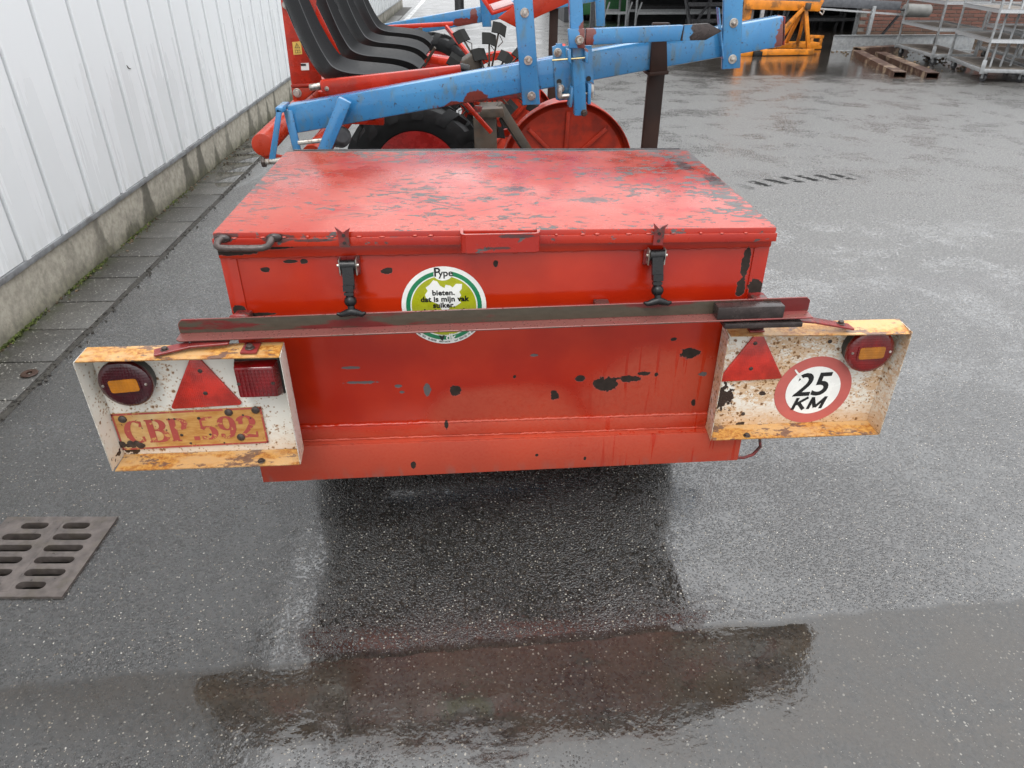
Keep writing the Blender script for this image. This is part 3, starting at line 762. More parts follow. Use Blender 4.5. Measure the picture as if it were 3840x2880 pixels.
def blue_paint():
    n = NT('blue_frame_paint'); x, y, z = n.sep()
    a = n.noise(scale=4, detail=4)
    c = n.mix(n.rng(a, 0.3, 0.7), (0.030, 0.175, 0.385), (0.048, 0.230, 0.455))
    grime = n.mul(n.rng(n.noise(n.scl((1, 1, 0.35)), 24, detail=6, rough=0.65), 0.50, 0.68), 0.65)
    c = n.mix(grime, c, (0.10, 0.15, 0.15))
    wob = n.m('MULTIPLY', n.m('SUBTRACT', n.noise(scale=26, detail=4), 0.5), 1.3)
    near = n.rng(y, 4.5, 4.0)
    patch = n.mul(n.spots(n.comb(x, z, 0), [(0.0, 0.945, 0.115, 0.024), (0.035, 0.972, 0.055, 0.034), (0.455, 1.21, 0.034, 0.05), (1.28, 1.2, 0.055, 0.09)], wob, 0.05), near)
    patch_far = n.mul(n.spots(n.comb(x, z, 0), [(-0.02, 1.03, 0.08, 0.03), (0.07, 1.07, 0.028, 0.06)], wob, 0.05), n.inv(near))
    c = n.mix(n.mx(patch, patch_far), c, n.mix(n.noise(scale=30, detail=3), (0.13, 0.030, 0.024), (0.17, 0.042, 0.032)))
    chip = n.rng(n.noise(scale=66, detail=5, rough=0.72), 0.620, 0.645)
    ed = n.mul(n.edges(0.006), n.rng(n.noise(scale=34, detail=5, rough=0.65), 0.42, 0.50))
    c = n.mix(n.m('MULTIPLY', n.mx(chip, ed), 0.85), c, (0.035, 0.032, 0.028))
    up = n.rng(n.sep(n.node('ShaderNodeNewGeometry').outputs['Normal'])[2], 0.5, 0.8)
    dr = n.drops(75, 0.25)
    n.bump(n.m('ADD', n.m('MULTIPLY', dr, 0.6), n.m('MULTIPLY', n.noise(scale=70, detail=3), 0.3)), 0.0016, 0.8)
    return n.done(c, n.rng(a, 0.2, 0.8, 0.20, 0.34), spec=0.5, coat=0.6, coat_rough=0.08)

M['red'] = trailer_red(); M['lid'] = lid_red(); M['board'] = board_white(); M['flange'] = board_rust(); M['iron'] = iron_mat()
M['plate'] = plate_mat(); M['plate_print'] = worn_print('plate_red_print', (0.42, 0.075, 0.06), (0.52, 0.28, 0.09), 0.57)
M['blue'] = blue_paint()
M['steel_black'] = simple('oily_dark_steel', (0.040, 0.030, 0.028), 0.25, 0.2, 0.35, 40, bump=0.0008)
M['rubber'] = simple('black_rubber', (0.007, 0.007, 0.0075), 0.3, 0, 0.3, 60, bump=0.0004, spec=0.35)
M['brown_red'] = simple('worn_red_steel', (0.20, 0.022, 0.020), 0.32, 0.0, 0.3, 40, bump=0.001, dirt=(0.06, 0.04, 0.034), dirt_amt=0.9)
M['chrome'] = simple('zinc_bolt', (0.45, 0.42, 0.38), 0.34, 0.7, 0.25, 90, dirt=(0.16, 0.09, 0.05), dirt_amt=0.7)
M['rusty_bolt'] = simple('rusty_bolt', (0.06, 0.045, 0.038), 0.4, 0.3, 0.4, 120)
M['bar'] = simple('bare_bar_steel', (0.07, 0.052, 0.047), 0.32, 0.2, 0.35, 60, bump=0.0008)
M['white_print'] = simple('white_sticker', (0.80, 0.80, 0.76), 0.25, 0, 0.05, 30)
M['green_print'] = simple('green_print', (0.015, 0.20, 0.085), 0.28, 0, 0.08, 30)
M['olive_print'] = simple('olive_print', (0.36, 0.38, 0.012), 0.28, 0, 0.08, 30)
M['black_print'] = simple('black_print', (0.012, 0.012, 0.012), 0.3, 0, 0.1, 30)
M['pink_print'] = worn_print('faded_red_print', (0.56, 0.13, 0.11), (0.72, 0.52, 0.46), 0.66, 30)
M['reflector'] = lens_mat('red_reflector', (0.36, 0.016, 0.008), 1400, 0.22)
M['lens_dark'] = lens_mat('dark_red_lens', (0.030, 0.001, 0.004), 900, 0.07)
M['lens_red'] = lens_mat('red_lens', (0.12, 0.003, 0.003), 900, 0.07)
M['lens_bright'] = lens_mat('bright_red_lens', (0.11, 0.0015, 0.003), 700, 0.08, 'Z')
M['amber'] = lens_mat('amber_lens', (0.30, 0.105, 0.005), 900, 0.10)
M['lamp_body'] = simple('lamp_body_rubber', (0.020, 0.022, 0.020), 0.5, 0, 0.4, 40)
M['dark_under'] = simple('trailer_underside', (0.03, 0.018, 0.015), 0.7, 0, 0.4, 20)

# ---------------------------------------------------------------- lettering with thick and thin strokes
_lay = [0]
def stroke(mb, pts, ws, T, y):
    """ribbon along pts (glyph units) of full widths ws; T maps glyph units to X,Z"""
    _lay[0] = (_lay[0] + 1) % 9
    yy = y - 0.00006 * _lay[0]
    n = len(pts)
    if not isinstance(ws, (list, tuple)): ws = [ws] * n
    vs = []
    for k, (px, pz) in enumerate(pts):
        ax, az = pts[max(k - 1, 0)]; bx, bz = pts[min(k + 1, n - 1)]
        dx, dz = bx - ax, bz - az; L = math.hypot(dx, dz) or 1
        nx, nz = -dz / L, dx / L
        for sgn in (1, -1):
            X, Z = T(px + nx * ws[k] / 2 * sgn, pz + nz * ws[k] / 2 * sgn); vs.append((X, yy, Z))
    mb.add(vs, [(2 * k, 2 * k + 1, 2 * k + 3, 2 * k + 2) for k in range(n - 1)])
def arcp(cx, cz, rx, rz, a0, a1, thick, thin, n=18):
    pts, ws = [], []
    for k in range(n + 1):
        a = R(a0 + (a1 - a0) * k / n)
        pts.append((cx + rx * math.cos(a), cz + rz * math.sin(a))); ws.append(thin + (thick - thin) * abs(math.cos(a)) ** 1.3)
    return pts, ws
TK, TN = 0.20, 0.065
def glyph(ch, mb, T, y):
    S = lambda p, w: stroke(mb, p, w, T, y)
    if ch == 'C':
        S(*arcp(.34, .5, .26, .46, 55, 305, TK, TN)); S([(.50, .70), (.53, .95)], [.10, .06]); S([(.50, .28), (.53, .06)], [.08, .05])
    elif ch in 'BP':
        S([(.14, .0), (.14, 1.0)], TK); S([(.0, .03), (.30, .03)], .06); S([(.0, .97), (.30, .97)], .06)
        S(*arcp(.28, .75, .23, .22, 90, -90, TK, TN)); S([(.16, .97), (.30, .97)], .07); S([(.16, .53), (.30, .53)], TN)
        if ch == 'B': S(*arcp(.30, .28, .26, .25, 90, -90, TK, TN)); S([(.16, .03), (.32, .03)], .07)
    elif ch == '.':
        S([(.04, .09), (.22, .09)], .18)
    elif ch == '5':
        S([(.10, .90), (.30, .93), (.50, 1.0)], [.10, .15, .03]); S([(.12, .94), (.12, .50)], .07)
        S(*arcp(.27, .31, .21, .27, 140, -110, TK, TN)); S([(.06, .10), (.20, .10)], .15)
    elif ch == '9':
        S(*arcp(.28, .69, .19, .28, 0, 360, TK * .9, TN)); S([(.47, .69), (.46, .42), (.38, .16), (.24, .05), (.12, .07)], [.19, .19, .15, .08, .06]); S([(.05, .17), (.18, .17)], .15)
    elif ch == '2':
        S(*arcp(.26, .72, .20, .24, 170, -35, TK, TN)); S([(.40, .56), (.28, .36), (.08, .12)], [.17, .13, .10]); S([(.03, .07), (.30, .10), (.55, .06)], [.12, .15, .10]); S([(.52, .06), (.54, .28)], [.08, .05]); S([(.03, .70), (.17, .70)], .15)
ADV = {'C': .66, 'B': .68, 'P': .64, '.': .24, '5': .60, '9': .62, '2': .64}

# ---------------------------------------------------------------- the red box trailer
TR = thing('trailer', 'worn red steel box trailer with rusty white light boards, nearest the camera', 'trailer', (0.06, 1.9, 0))
BX0, BX1, BY0, BY1 = -0.556, 0.684, 1.53, 2.235
bodyo = MB().box(BX0, BX1, BY0, BY1, 0.385, 0.9255).build('body', M['red'], TR, bevel=0.004)
MB().box(BX0 - .002, BX1 + .002, 1.5215, 1.5299, 0.8975, 0.924).build('top_rail', M['red'], bodyo, bevel=0.002)
MB().box(BX0 + .002, BX1 - .002, 1.5245, 1.5299, 0.399, 0.4365).build('lower_band', M['red'], bodyo, bevel=0.0015)
for a, b in ((BX0 - .002, BX0 + .033), (BX1 - .033, BX1 + .002)):
    MB().box(a, b, 1.5272, 1.5299, 0.437, 0.897).build('corner_strip', M['red'], bodyo, bevel=0.001)
def bead(name, x0, x1, z, y, r, mat, gap=0.0, dz=0.0):
    m = MB(); x = x0; pts = []; rs = []
    while x < x1:
        L = rnd.uniform(.03, .10)
        for k in range(max(int(L / .006), 2)): pts.append((x, y, z + rnd.uniform(-.0012, .0012))); rs.append(r * rnd.uniform(.85, 1.15)); x += .006
        for k in range(int(rnd.uniform(0, gap) / .006)): pts.append((x, y, z)); rs.append(r * .6); x += .006
    pts, rs = zip(*[(p, q) for p, q in zip(pts, rs) if p[0] < x1]); m.tube(list(pts), list(rs), 7)
    return m.build(name, mat, bodyo, smooth=60)
bead('weld_bead', BX0 + .03, BX1 - .03, 0.4385, 1.5285, 0.0042, M['red'], 0.012)
bead('weld_bead', BX0 + .05, BX1 - .05, 0.3985, 1.523, 0.0030, M['red'], 0.09)
bead('weld_bead', BX0 + .02, BX1 - .02, 0.8965, 1.5275, 0.0028, M['red'], 0.10)
# skirt below the panel: angle with a narrow ledge; slightly higher on the right
sk = MB(); poly = [(-0.565, 0.286), (0.700, 0.302), (0.700, 0.397), (-0.565, 0.397)]
sk.prism(poly, 1.4995, 1.506); sk.box(-0.5649, 0.6999, 1.506, 1.53, 0.391, 0.3969)
sk.build('rear_skirt', M['red'], TR, bevel=0.0015)
MB().box(BX0 + .01, BX1 - .01, 1.54, 2.22, 0.372, 0.3845).build('floor', M['dark_under'], TR)
for xx in (-0.40, 0.50):
    MB().box(xx, xx + .05, 1.55, 2.3, 0.31, 0.371).build('chassis_rail', M['dark_under'], TR, bevel=.003)
ax = MB(); ax.cyl((-0.50, 2.12, 0.24), (0.63, 2.12, 0.24), 0.022, n=12); ax.box(-.40, -.36, 2.08, 2.16, .24, .31); ax.box(.50, .54, 2.08, 2.16, .24, .31)
ax.build('axle', M['dark_under'], TR)
for xx in (-0.50, 0.63):
    w = MB(); w.lathe([(.14, -.055), (.20, -.06), (.228, -.05), (.24, -.03), (.24, .03), (.228, .05), (.20, .06), (.14, .055)], (xx, 2.12, .24), (1, 0, 0), 32, True)
    wo_ = w.build('wheel', M['rubber'], TR, smooth=40)
    MB().lathe([(.03, -.05), (.06, -.03), (.12, -.03), (.145, -.055), (.145, .055), (.12, .03), (.06, .03), (.03, .05)], (xx, 2.12, .24), (1, 0, 0), 24).build('rim', M['red'], wo_, smooth=40)
MB().prism([(-0.50, 0.075), (0.62, 0.075), (0.62, 0.37), (-0.50, 0.37)], 2.285, 2.295).build('sky_blocker', M['rubber'], TR)  # added unseen sheet, keeps sky reflections out of the ground beneath the trailer
MB().bar((0.06, 2.30, 0.345), (0.06, 2.98, 0.42), .07, .07).build('drawbar', M['brown_red'], TR, bevel=.004)
# lid, a touch lower on its right
LT = Matrix.Translation((0.064, 0, 0.955)) @ Matrix.Rotation(R(0.58), 4, 'Y')
lid = MB().box(-0.620, 0.622, 1.5085, 2.262, -0.028, 0.0, LT).build('lid', M['lid'], TR, bevel=0.004)
MB().box(-0.622, 0.624, 1.5045, 1.5084, -0.0325, -0.0125, LT).build('lid_band', M['lid'], lid, bevel=0.0015)
for sx in (-0.6205, 0.6185):
    MB().box(sx, sx + .0035, 1.5085, 2.262, -0.0325, -0.0125, LT).build('lid_band', M['lid'], lid, bevel=0.001)
MB().box(-0.60, 0.60, 2.2625, 2.272, -0.02, 0.0015, LT).build('hinge_strip', M['steel_black'], lid, bevel=.002)
wm = MB().ball((0, 0, 0), 0.0042, 1.5, .8, .8, 8).mesh('weld_spot', M['lid'], smooth=80)
for k in range(22):
    xx = -0.57 + 0.053 * k + rnd.uniform(-.012, .012)
    if -0.1 < xx < 0.1 or -0.36 < xx < -0.32: continue
    inst('weld_spot', wm, LT @ Vector((xx, 1.5065, -0.0115 + rnd.uniform(-.001, .001))), lid, (0, 0, 0), (rnd.uniform(.6, 1.3), 1, rnd.uniform(.6, 1.1)))
# flat-bar lifting handle in the middle of the lid edge
hd = MB(); pth = [(-0.0235, 1.506), (-0.0235, 1.474), (-0.0205, 1.4655), (-0.0125, 1.462), (0.137, 1.462), (0.145, 1.4655), (0.148, 1.474), (0.148, 1.506)]
off = 0.006
outer = pth; inner = [(-0.0175, 1.506), (-0.0175, 1.474), (-0.0155, 1.4695), (-0.0115, 1.468), (0.136, 1.468), (0.140, 1.4695), (0.142, 1.474), (0.142, 1.506)]
for k in range(7):
    hd.prism_z([outer[k], outer[k + 1], inner[k + 1], inner[k]], 0.920, 0.9615)
bm_h = hd; bm_h.build('lift_handle', M['lid'], lid)
# round-bar handle at the left corner of the lid
pth = [(-0.535, 1.508, 0.9495), (-0.541, 1.490, 0.9475), (-0.541, 1.479, 0.942), (-0.534, 1.4735, 0.939), (-0.515, 1.472, 0.9385), (-0.47, 1.472, 0.9375), (-0.445, 1.4725, 0.9375), (-0.434, 1.476, 0.940), (-0.430, 1.487, 0.9455), (-0.430, 1.508, 0.9485)]
MB().tube(pth, 0.0075, 10).build('bar_handle', M['bar'], lid, smooth=60)
for xx in (-0.535, -0.425):
    MB().ball((xx, 1.504, 0.949), 0.012, 1.5, .5, .8).build('weld_lump', M['steel_black'], lid, smooth=80)
# torn catch plates on the lid
def catch(cx, z0, z1, lean):
    m = MB()
    poly = [(cx - .0115, z0), (cx + .0105, z0), (cx + .0115, z1 - .012), (cx + .016 + lean, z1 - .002), (cx + .005, z1 - .008), (cx, z1 - .014), (cx - .006, z1 - .008), (cx - .017 + lean, z1 + .001), (cx - .012, z1 - .012)]
    m.prism(poly, 1.4985, 1.5015)
    o = m.build('catch_plate', M['brown_red'], lid)
    for zz in (z0 + .010, z0 + .027):
        MB().cyl((cx, 1.4985, zz), (cx, 1.4972, zz), .0036, n=10).build('rivet_hole', M['steel_black'], lid)
catch(-0.276, 0.926, 0.971, 0); catch(0.416, 0.916, 0.966, .002)
# rubber T-handle latches
def latch(cx, top):
    base = MB().box(cx - .026, cx + .024, 1.5225, 1.5299, top - .047, top).build('latch', M['brown_red'], TR, bevel=.003, jitter=.0008)
    for s in (-1, 1):
        MB().prism([(cx + s * .0185 - .0012, top - .004), (cx + s * .0185 + .0012, top - .004), (cx + s * .0185 + .0012, top - .040), (cx + s * .0185 - .0012, top - .040)], 1.502, 1.5225).build('latch_ear', M['chrome'], base)
    MB().cyl((cx - .024, 1.507, top - .018), (cx + .024, 1.507, top - .018), .0035, n=10).build('latch_pin', M['chrome'], base)
    m = MB(); m.cyl((cx - .0165, 1.507, top - .018), (cx + .0165, 1.507, top - .018), .0125, n=18)
    m.bar((cx, 1.500, top - .018), (cx + .001, 1.484, top - .066), .025, .010, up=(0, 1, 0))
    m.bar((cx, 1.482, top - .055), (cx, 1.478, top - .068), .023, .016, up=(0, 1, 0)); m.bar((cx, 1.479, top - .071), (cx, 1.477, top - .077), .021, .014, up=(0, 1, 0))
    m.tube([(cx + .001, 1.487, top - .06), (cx + .001, 1.480, top - .080), (cx + .002, 1.471, top - .098), (cx + .003, 1.465, top - .112)], [.0095, .0095, .008, .0075], 12)
    m.ball((cx + .0015, 1.475, top - .090), .0145, 1, 1, .95, 14)
    m.tube([(cx - .030, 1.462, top - .114), (cx - .022, 1.463, top - .1175), (cx - .008, 1.464, top - .114), (cx + .003, 1.465, top - .111), (cx + .014, 1.464, top - .114), (cx + .027, 1.463, top - .1175), (cx + .034, 1.462, top - .114)], [.003, .006, .0085, .0095, .0085, .006, .003], 10)
    m.build('latch_strap', M['rubber'], base, smooth=50)
latch(-0.276, 0.899); latch(0.418, 0.907)

# round sticker on the panel
SX, SZ, SY = -0.069, 0.766, 1.5290
st = MB(); on_front(st, flat([circ(.099, 64)], .0004), SX, SZ, SY); sto = st.build('sticker', M['white_print'], TR)
sto['label'] = 'round green and white sticker with black lettering'
on_front(mb := MB(), flat([circ(.0885, 64), circ(.0785, 64)], .0003), SX, SZ, SY - .0005); mb.build('green_ring', M['green_print'], sto)
on_front(mb := MB(), flat([circ(.0755, 56)], .0003), SX, SZ, SY - .0005); mb.build('olive_disc', M['olive_print'], sto)
leaf = [(-.004, -.012), (-.014, .006), (-.030, .014), (-.040, .020), (-.043, .030), (-.036, .040), (-.040, .048), (-.030, .056), (-.022, .066), (-.013, .063), (-.007, .052), (.003, .046), (.006, .054), (.016, .052), (.022, .047), (.030, .056), (.044, .055), (.043, .043), (.037, .036), (.041, .026), (.034, .018), (.040, .008), (.024, -.002), (.014, .000), (.009, -.012), (.004, -.05), (.0, -.06), (-.005, -.04)]
on_front(mb := MB(), flat([leaf], .0002), SX, SZ, SY - .0010); mb.build('leaf_shape', M['white_print'], sto)
on_front(mb := MB(), flat([circ(.0215, 28, ry=.0158)], .0002), SX + .001, SZ + .0805, SY - .0010); mb.build('name_oval', M['white_print'], sto)
mb = MB()
on_front(mb, text('P', .030, .0006), SX - .0125, SZ + .0755, SY - .0014); on_front(mb, text('ype', .0235, .0005), SX + .0075, SZ + .0755, SY - .0014)
for t, dx, dz in (('bieten,', 0.0, .0285), ('dat is mijn vak', .002, .0125), ('suiker,', .000, -.003), ('dat is ons vak', .0, -.019)):
    on_front(mb, text(t, .0182, .0007, space=1.05), SX + dx, SZ + dz, SY - .0014)
mb.build('lettering', M['black_print'], sto)
mb = MB(); on_front(mb, text('v', .026, .0012), SX - .009, SZ - .089, SY - .0014); mb.build('emblem', M['black_print'], sto)
mb = MB(); on_front(mb, text('dk', .024, .0006), SX + .012, SZ - .089, SY - .0014); mb.build('emblem', M['white_print'], sto)
mb = MB(); line = 'benweg 262  B-8658  dadizele   tel 056/50 15 60  50'
for k, ch in enumerate(line):
    if ch == ' ': continue
    a = R(-90 + (k - len(line) / 2 + 1.0) * 2.05)
    on_front(mb, text(ch, .0072, .0001), SX + .0955 * math.cos(a), SZ + .0955 * math.sin(a), SY - .0010, a + math.pi / 2)
mb.build('rim_lettering', M['black_print'], sto)

# angle iron across the back, rising a little to the right
IT = Matrix.Translation((0.06, 0, 0.7815)) @ Matrix.Rotation(R(-0.68), 4, 'Y')
ir = MB()
ir.prism([(-.722, -.038), (.722, -.038), (.725, -.034), (.725, -.008), (.716, .0), (-.714, .0), (-.722, -.007), (-.725, -.013), (-.725, -.033)], 1.4762, 1.4802)
ir.xform(IT)
ir2 = MB().prism_z([(-.725, 1.448), (-.715, 1.4402), (.722, 1.4402), (.722, 1.4761), (-.725, 1.4761)], -.0382, -.0342).xform(IT)
ir.add(ir2.v, ir2.f)
iron = ir.build('angle_iron', M['iron'], TR, bevel=0.001, seg=1)
iron['label'] = 'worn red and green angle iron bar'
for xx, zz in ((-0.528, 0.757), (0.30, 0.763), (0.672, 0.770)):
    MB().box(xx - .018, xx + .018, 1.4803, 1.527, zz - .016, zz + .014).build('iron_bracket', M['brown_red'], iron, bevel=.004)
MB().ball((-0.528, 1.4835, 0.7735), .012, 1.9, .5, .6).build('weld_lump', M['brown_red'], iron, smooth=80)
blk = MB(); blk.box(0.556, 0.712, 1.442, 1.4755, 0.7545, 0.7845); bo = blk.build('steel_block', M['steel_black'], iron, bevel=.002)
MB().box(0.575, 0.76, 1.436, 1.470, 0.7325, 0.7455).build('packing_plate', M['steel_black'], iron, bevel=.003, jitter=.001)
MB().box(0.655, 0.690, 1.4803, 1.5265, 0.70, 0.782).build('support_leg', M['steel_black'], iron, bevel=.003)
# arms and tabs that carry the boards
def arm(p0, p1, p2, mat):
    m = MB(); m.bar(p0, p1, .030, .0055); m.bar(p1, p2, .030, .0052)
    return m.build('arm', mat, iron, bevel=.0012, seg=1)
arm((-0.55, 1.452, 0.7285), (-0.635, 1.442, 0.7275), (-0.705, 1.418, 0.7215), M['brown_red'])
arm((0.72, 1.468, 0.7425), (0.80, 1.474, 0.7310), (0.905, 1.483, 0.7055), M['brown_red'])
def bolt(cx, cy, cz, r, h, axis, parent, mat, name='bolt', sides=6):
    d = Vector(axis); c = Vector((cx, cy, cz))
    m = MB(); m.cyl(c, c + d * h * .3, r * 1.35, n=14); m.cyl(c + d * h * .3, c + d * h, r, n=sides)
    return m.build(name, mat, parent, bevel=r * .12, seg=1)

# ------------------------------------------------ light boards
def board(x0, x1, z0, z1, yb, yf, lab, dzr=0.0):
    b = MB().box(x0, x1, yb, yb + .002, z0, z1).build('light_board', M['board'], TR)
    b['label'] = lab
    t = .0022
    fl = MB(); fl.add([(x0, yb, z1), (x1, yb, z1), (x1 + .001, yf, z1 - .006 + dzr), (x0 - .001, yf, z1 - .004)], [(0, 1, 2, 3)]); fl.build('flange', M['flange'], b, solid=t)
    fl = MB(); fl.add([(x0, yb, z0), (x1, yb, z0), (x1, yf, z0 - .004), (x0, yf, z0 - .004)], [(0, 1, 2, 3)]); fl.build('flange', M['flange'], b, solid=t)
    for xx, dx in ((x0, -.004), (x1, .004)):
        fl = MB(); fl.add([(xx, yb, z0 - .002), (xx, yb, z1 + .001), (xx + dx, yf, z1 - .005), (xx + dx, yf, z0 - .004)], [(0, 1, 2, 3)]); fl.build('flange', M['board'], b, solid=t)
    return b
LB = board(-0.868, -0.433, 0.420, 0.7165, 1.4600, 1.4000, 'rusty white light board with the registration plate')
RB = board(0.607, 1.047, 0.4000, 0.7015, 1.5235, 1.4650, 'rusty white light board with the speed sticker', -0.006)

def round_lamp(b, cx, cz, r, yb, depth, lens, tilt):
    m = MB(); m.lathe([(r * .93, 0), (r * .97, -depth * .5), (r * .99, -depth * .62)], (cx, yb, cz), (0, 1, 0), 40); m.build('lamp_body', M['lamp_body'], b, smooth=40)
    m = MB(); m.lathe([(r * 1.0, -depth * .62), (r * 1.005, -depth * .80), (r * .96, -depth * .92), (r * .80, -depth * .985), (r * .5, -depth), (0, -depth)], (cx, yb, cz), (0, 1, 0), 44)
    m.build('lamp_lens', lens, b, smooth=50)
    w, h = r * .54, r * .27
    pts = slot(0, 0, 2 * w, 2 * h); pts = [(x if abs(x) < w * .93 else x, y) for x, y in pts]
    q = MB(); corner = []
    for sx_, sy_, a0 in ((1, 1, 0), (-1, 1, 90), (-1, -1, 180), (1, -1, 270)):
        for k in range(4): a = R(a0 + 30 * k); corner.append((sx_ * (w - .006) + .006 * math.cos(a), sy_ * (h - .006) + .006 * math.sin(a)))
    on_front(q, flat([corner], .006), cx, cz, yb - depth - .0005, tilt); q.build('amber_lens', M['amber'], b, bevel=.0012)
    rimq = MB(); big = [(x * 1.12, y * 1.2) for x, y in corner]
    on_front(rimq, flat([big, corner], .004), cx, cz, yb - depth - .0002, tilt); rimq.build('amber_bezel', lens, b)
    for s in (-1, 1): MB().cyl((cx + s * r * .80, yb - depth - .0004, cz + s * r * .02), (cx + s * r * .80, yb - depth * .9, cz), .0032, n=8).build('lamp_screw', M['chrome'], b)
round_lamp(LB, -0.792, 0.640, 0.0595, 1.4600, 0.040, M['lens_dark'], R(4))
round_lamp(RB, 0.974, 0.634, 0.0590, 1.5235, 0.042, M['lens_red'], R(2))
def triangle(b, apex, bl, br, y, screws):
    def rounded(ps, r):
        out = []
        for k in range(3):
            p, a, c = Vector(ps[k]), Vector(ps[k - 1]), Vector(ps[(k + 1) % 3])
            u, w_ = (a - p).normalized(), (c - p).normalized()
            out += [tuple(p + u * r), tuple(p + (u + w_) * r * .35), tuple(p + w_ * r)]
        return out
    P3 = [apex, bl, br]
    c = (sum(p[0] for p in P3) / 3, sum(p[1] for p in P3) / 3)
    inner = [(c[0] + (p[0] - c[0]) * .90, c[1] + (p[1] - c[1]) * .90) for p in P3]
    m = MB().prism(rounded(P3, .008), y - .0065, y); m.build('reflector', M['reflector'], b, bevel=.0015)
    for xx, zz in screws:
        MB().lathe([(.0052, 0), (.0052, -.001), (.0025, -.0022)], (xx, y - .0065, zz), (0, 1, 0), 12).build('screw', M['rusty_bolt'], b)
triangle(LB, (-0.638, 0.704), (-0.724, 0.551), (-0.553, 0.557), 1.4598, [(-0.632, 0.653), (-0.633, 0.593)])
triangle(RB, (0.698, 0.690), (0.612, 0.541), (0.783, 0.545), 1.5233, [(0.692, 0.650), (0.694, 0.578)])
# square tail lamp on the left board
q = MB().box(-0.546, -0.444, 1.438, 1.4598, 0.593, 0.690).build('lamp_body', M['lamp_body'], LB, bevel=.004)
m = MB(); m.add([(-.546, 1.438, .595), (-.446, 1.438, .595), (-.446, 1.438, .688), (-.546, 1.438, .688), (-.541, 1.412, .602), (-.455, 1.412, .602), (-.455, 1.412, .680), (-.541, 1.412, .680)],
    [(0, 1, 5, 4), (1, 2, 6, 5), (2, 3, 7, 6), (3, 0, 4, 7), (4, 5, 6, 7), (3, 2, 1, 0)]); m.build('square_lamp', M['lens_bright'], LB, bevel=.004)
for k in range(9):
    xx = -0.536 + .0092 * k
    MB().box(xx, xx + .0045, 1.4108, 1.4125, .606, .676).build('lens_rib', M['lens_bright'], LB)
for xx in (-0.536, -0.460): MB().cyl((xx, 1.4098, .640), (xx, 1.413, .640), .004, n=10).build('lamp_screw', M['rusty_bolt'], LB)
# registration plate
pt = MB().prism([(-0.866, 0.436), (-0.514, 0.443), (-0.514, 0.548), (-0.866, 0.541)], 1.4565, 1.4582).build('number_plate', M['plate'], LB)
bd = MB()
for a, b2 in (((-0.8655, 0.5385), (-0.5145, 0.5455)), ((-0.8655, 0.4385), (-0.5145, 0.4455)), ((-0.8635, 0.437), (-0.8635, 0.540)), ((-0.5160, 0.444), (-0.5160, 0.547))):
    bd.bar((a[0], 1.4560, a[1]), (b2[0], 1.4560, b2[1]), .0006, .0045, up=(0, 0, 1) if abs(a[1] - b2[1]) < .02 else (1, 0, 0))
bd.build('plate_border', M['plate_print'], LB)
gx = -0.846; HH = 0.066
tot = sum(ADV[c] for c in 'CBP.592'); kx = 0.318 / tot / HH
for ch in 'CBP.592':
    def T(px, pz, gx=gx):
        X = gx + px * HH * kx; return X, 0.455 + (X + 0.846) * 0.018 + pz * HH
    lt = MB(); glyph(ch, lt, T, 1.4560); lt.build('plate_letter', M['plate_print'], LB)
    gx += ADV[ch] * HH * kx
for xx, zz in ((-0.842, 0.526), (-0.592, 0.536), (-0.577, 0.463), (-0.528, 0.540)):
    MB().lathe([(.010, 0), (.0095, -.0025), (.006, -.0055), (.0025, -.006)], (xx, 1.4562, zz), (0, 1, 0), 14).build('plate_bolt', M['rusty_bolt'], LB)
for xx, zz in ((-.775, .522), (-.735, .522), (-.722, .522), (-.748, .491), (-.716, .475), (-.665, .522), (-.648, .474), (-.560, .527), (-.544, .518), (-.70, .45), (-.62, .448)):
    MB().lathe([(rnd.uniform(.002, .0045), 0), (.001, -.0004)], (xx, 1.4555, zz), (0, 1, 0), 7).build('rust_spot', M['rusty_bolt'], LB)
for k in range(14):
    MB().lathe([(rnd.uniform(.005, .012), 0), (.001, -.0008)], (-0.836 + rnd.gauss(0, .014), 1.4556 - .0001 * k, 0.446 + abs(rnd.gauss(0, .006))), (0, 1, 0), 7).build('rust_spot', M['rusty_bolt'], LB)
# speed sticker
mb = MB(); on_front(mb, flat([circ(.1005, 56)], .0004), 0.873, 0.5035, 1.5228); so = mb.build('speed_sticker', M['pink_print'], RB)
on_front(mb := MB(), flat([circ(.0715, 48)], .0003), 0.873, 0.5035, 1.5221); mb.build('sticker_centre', M['white_print'], RB)
mb = MB()
on_front(mb, text('25', .096, .0016, shear=.16, space=.95), 0.866, 0.4895, 1.5216, R(1.5), 1.0, 1.0)
mb.build('sticker_lettering', M['black_print'], RB)
for strokes in ([((0, 0), (0, 1)), ((0.03, .42), (.72, 1)), ((.22, .55), (.78, 0))], [((1.08, 0), (1.08, 1)), ((1.08, .92), (1.52, .12)), ((1.52, .12), (1.96, .92)), ((1.96, 0), (1.96, 1))]):
    mb = MB()
    for p, q in strokes: stroke(mb, [p, q], .23, lambda a, b: (0.829 + a * .038 + b * .0095, 0.4455 + (a * .038) * .026 + b * .037), 1.5216)
    mb.build('sticker_letter', M['black_print'], RB)
mb = MB(); stroke(mb, [(0, 0), (.01, .012), (.034, .040)], [.001, .006, .004], lambda a, b: (.846 - a, .528 + b), 1.5214); mb.build('scratch', M['white_print'], RB)
for xx, zz in ((0.885, 0.646), (0.700, 0.437)):
    MB().lathe([(.0055, 0), (.005, -.0012), (.002, -.0015)], (xx, 1.5228, zz), (0, 1, 0), 12).build('bolt_hole', M['rusty_bolt'], RB)
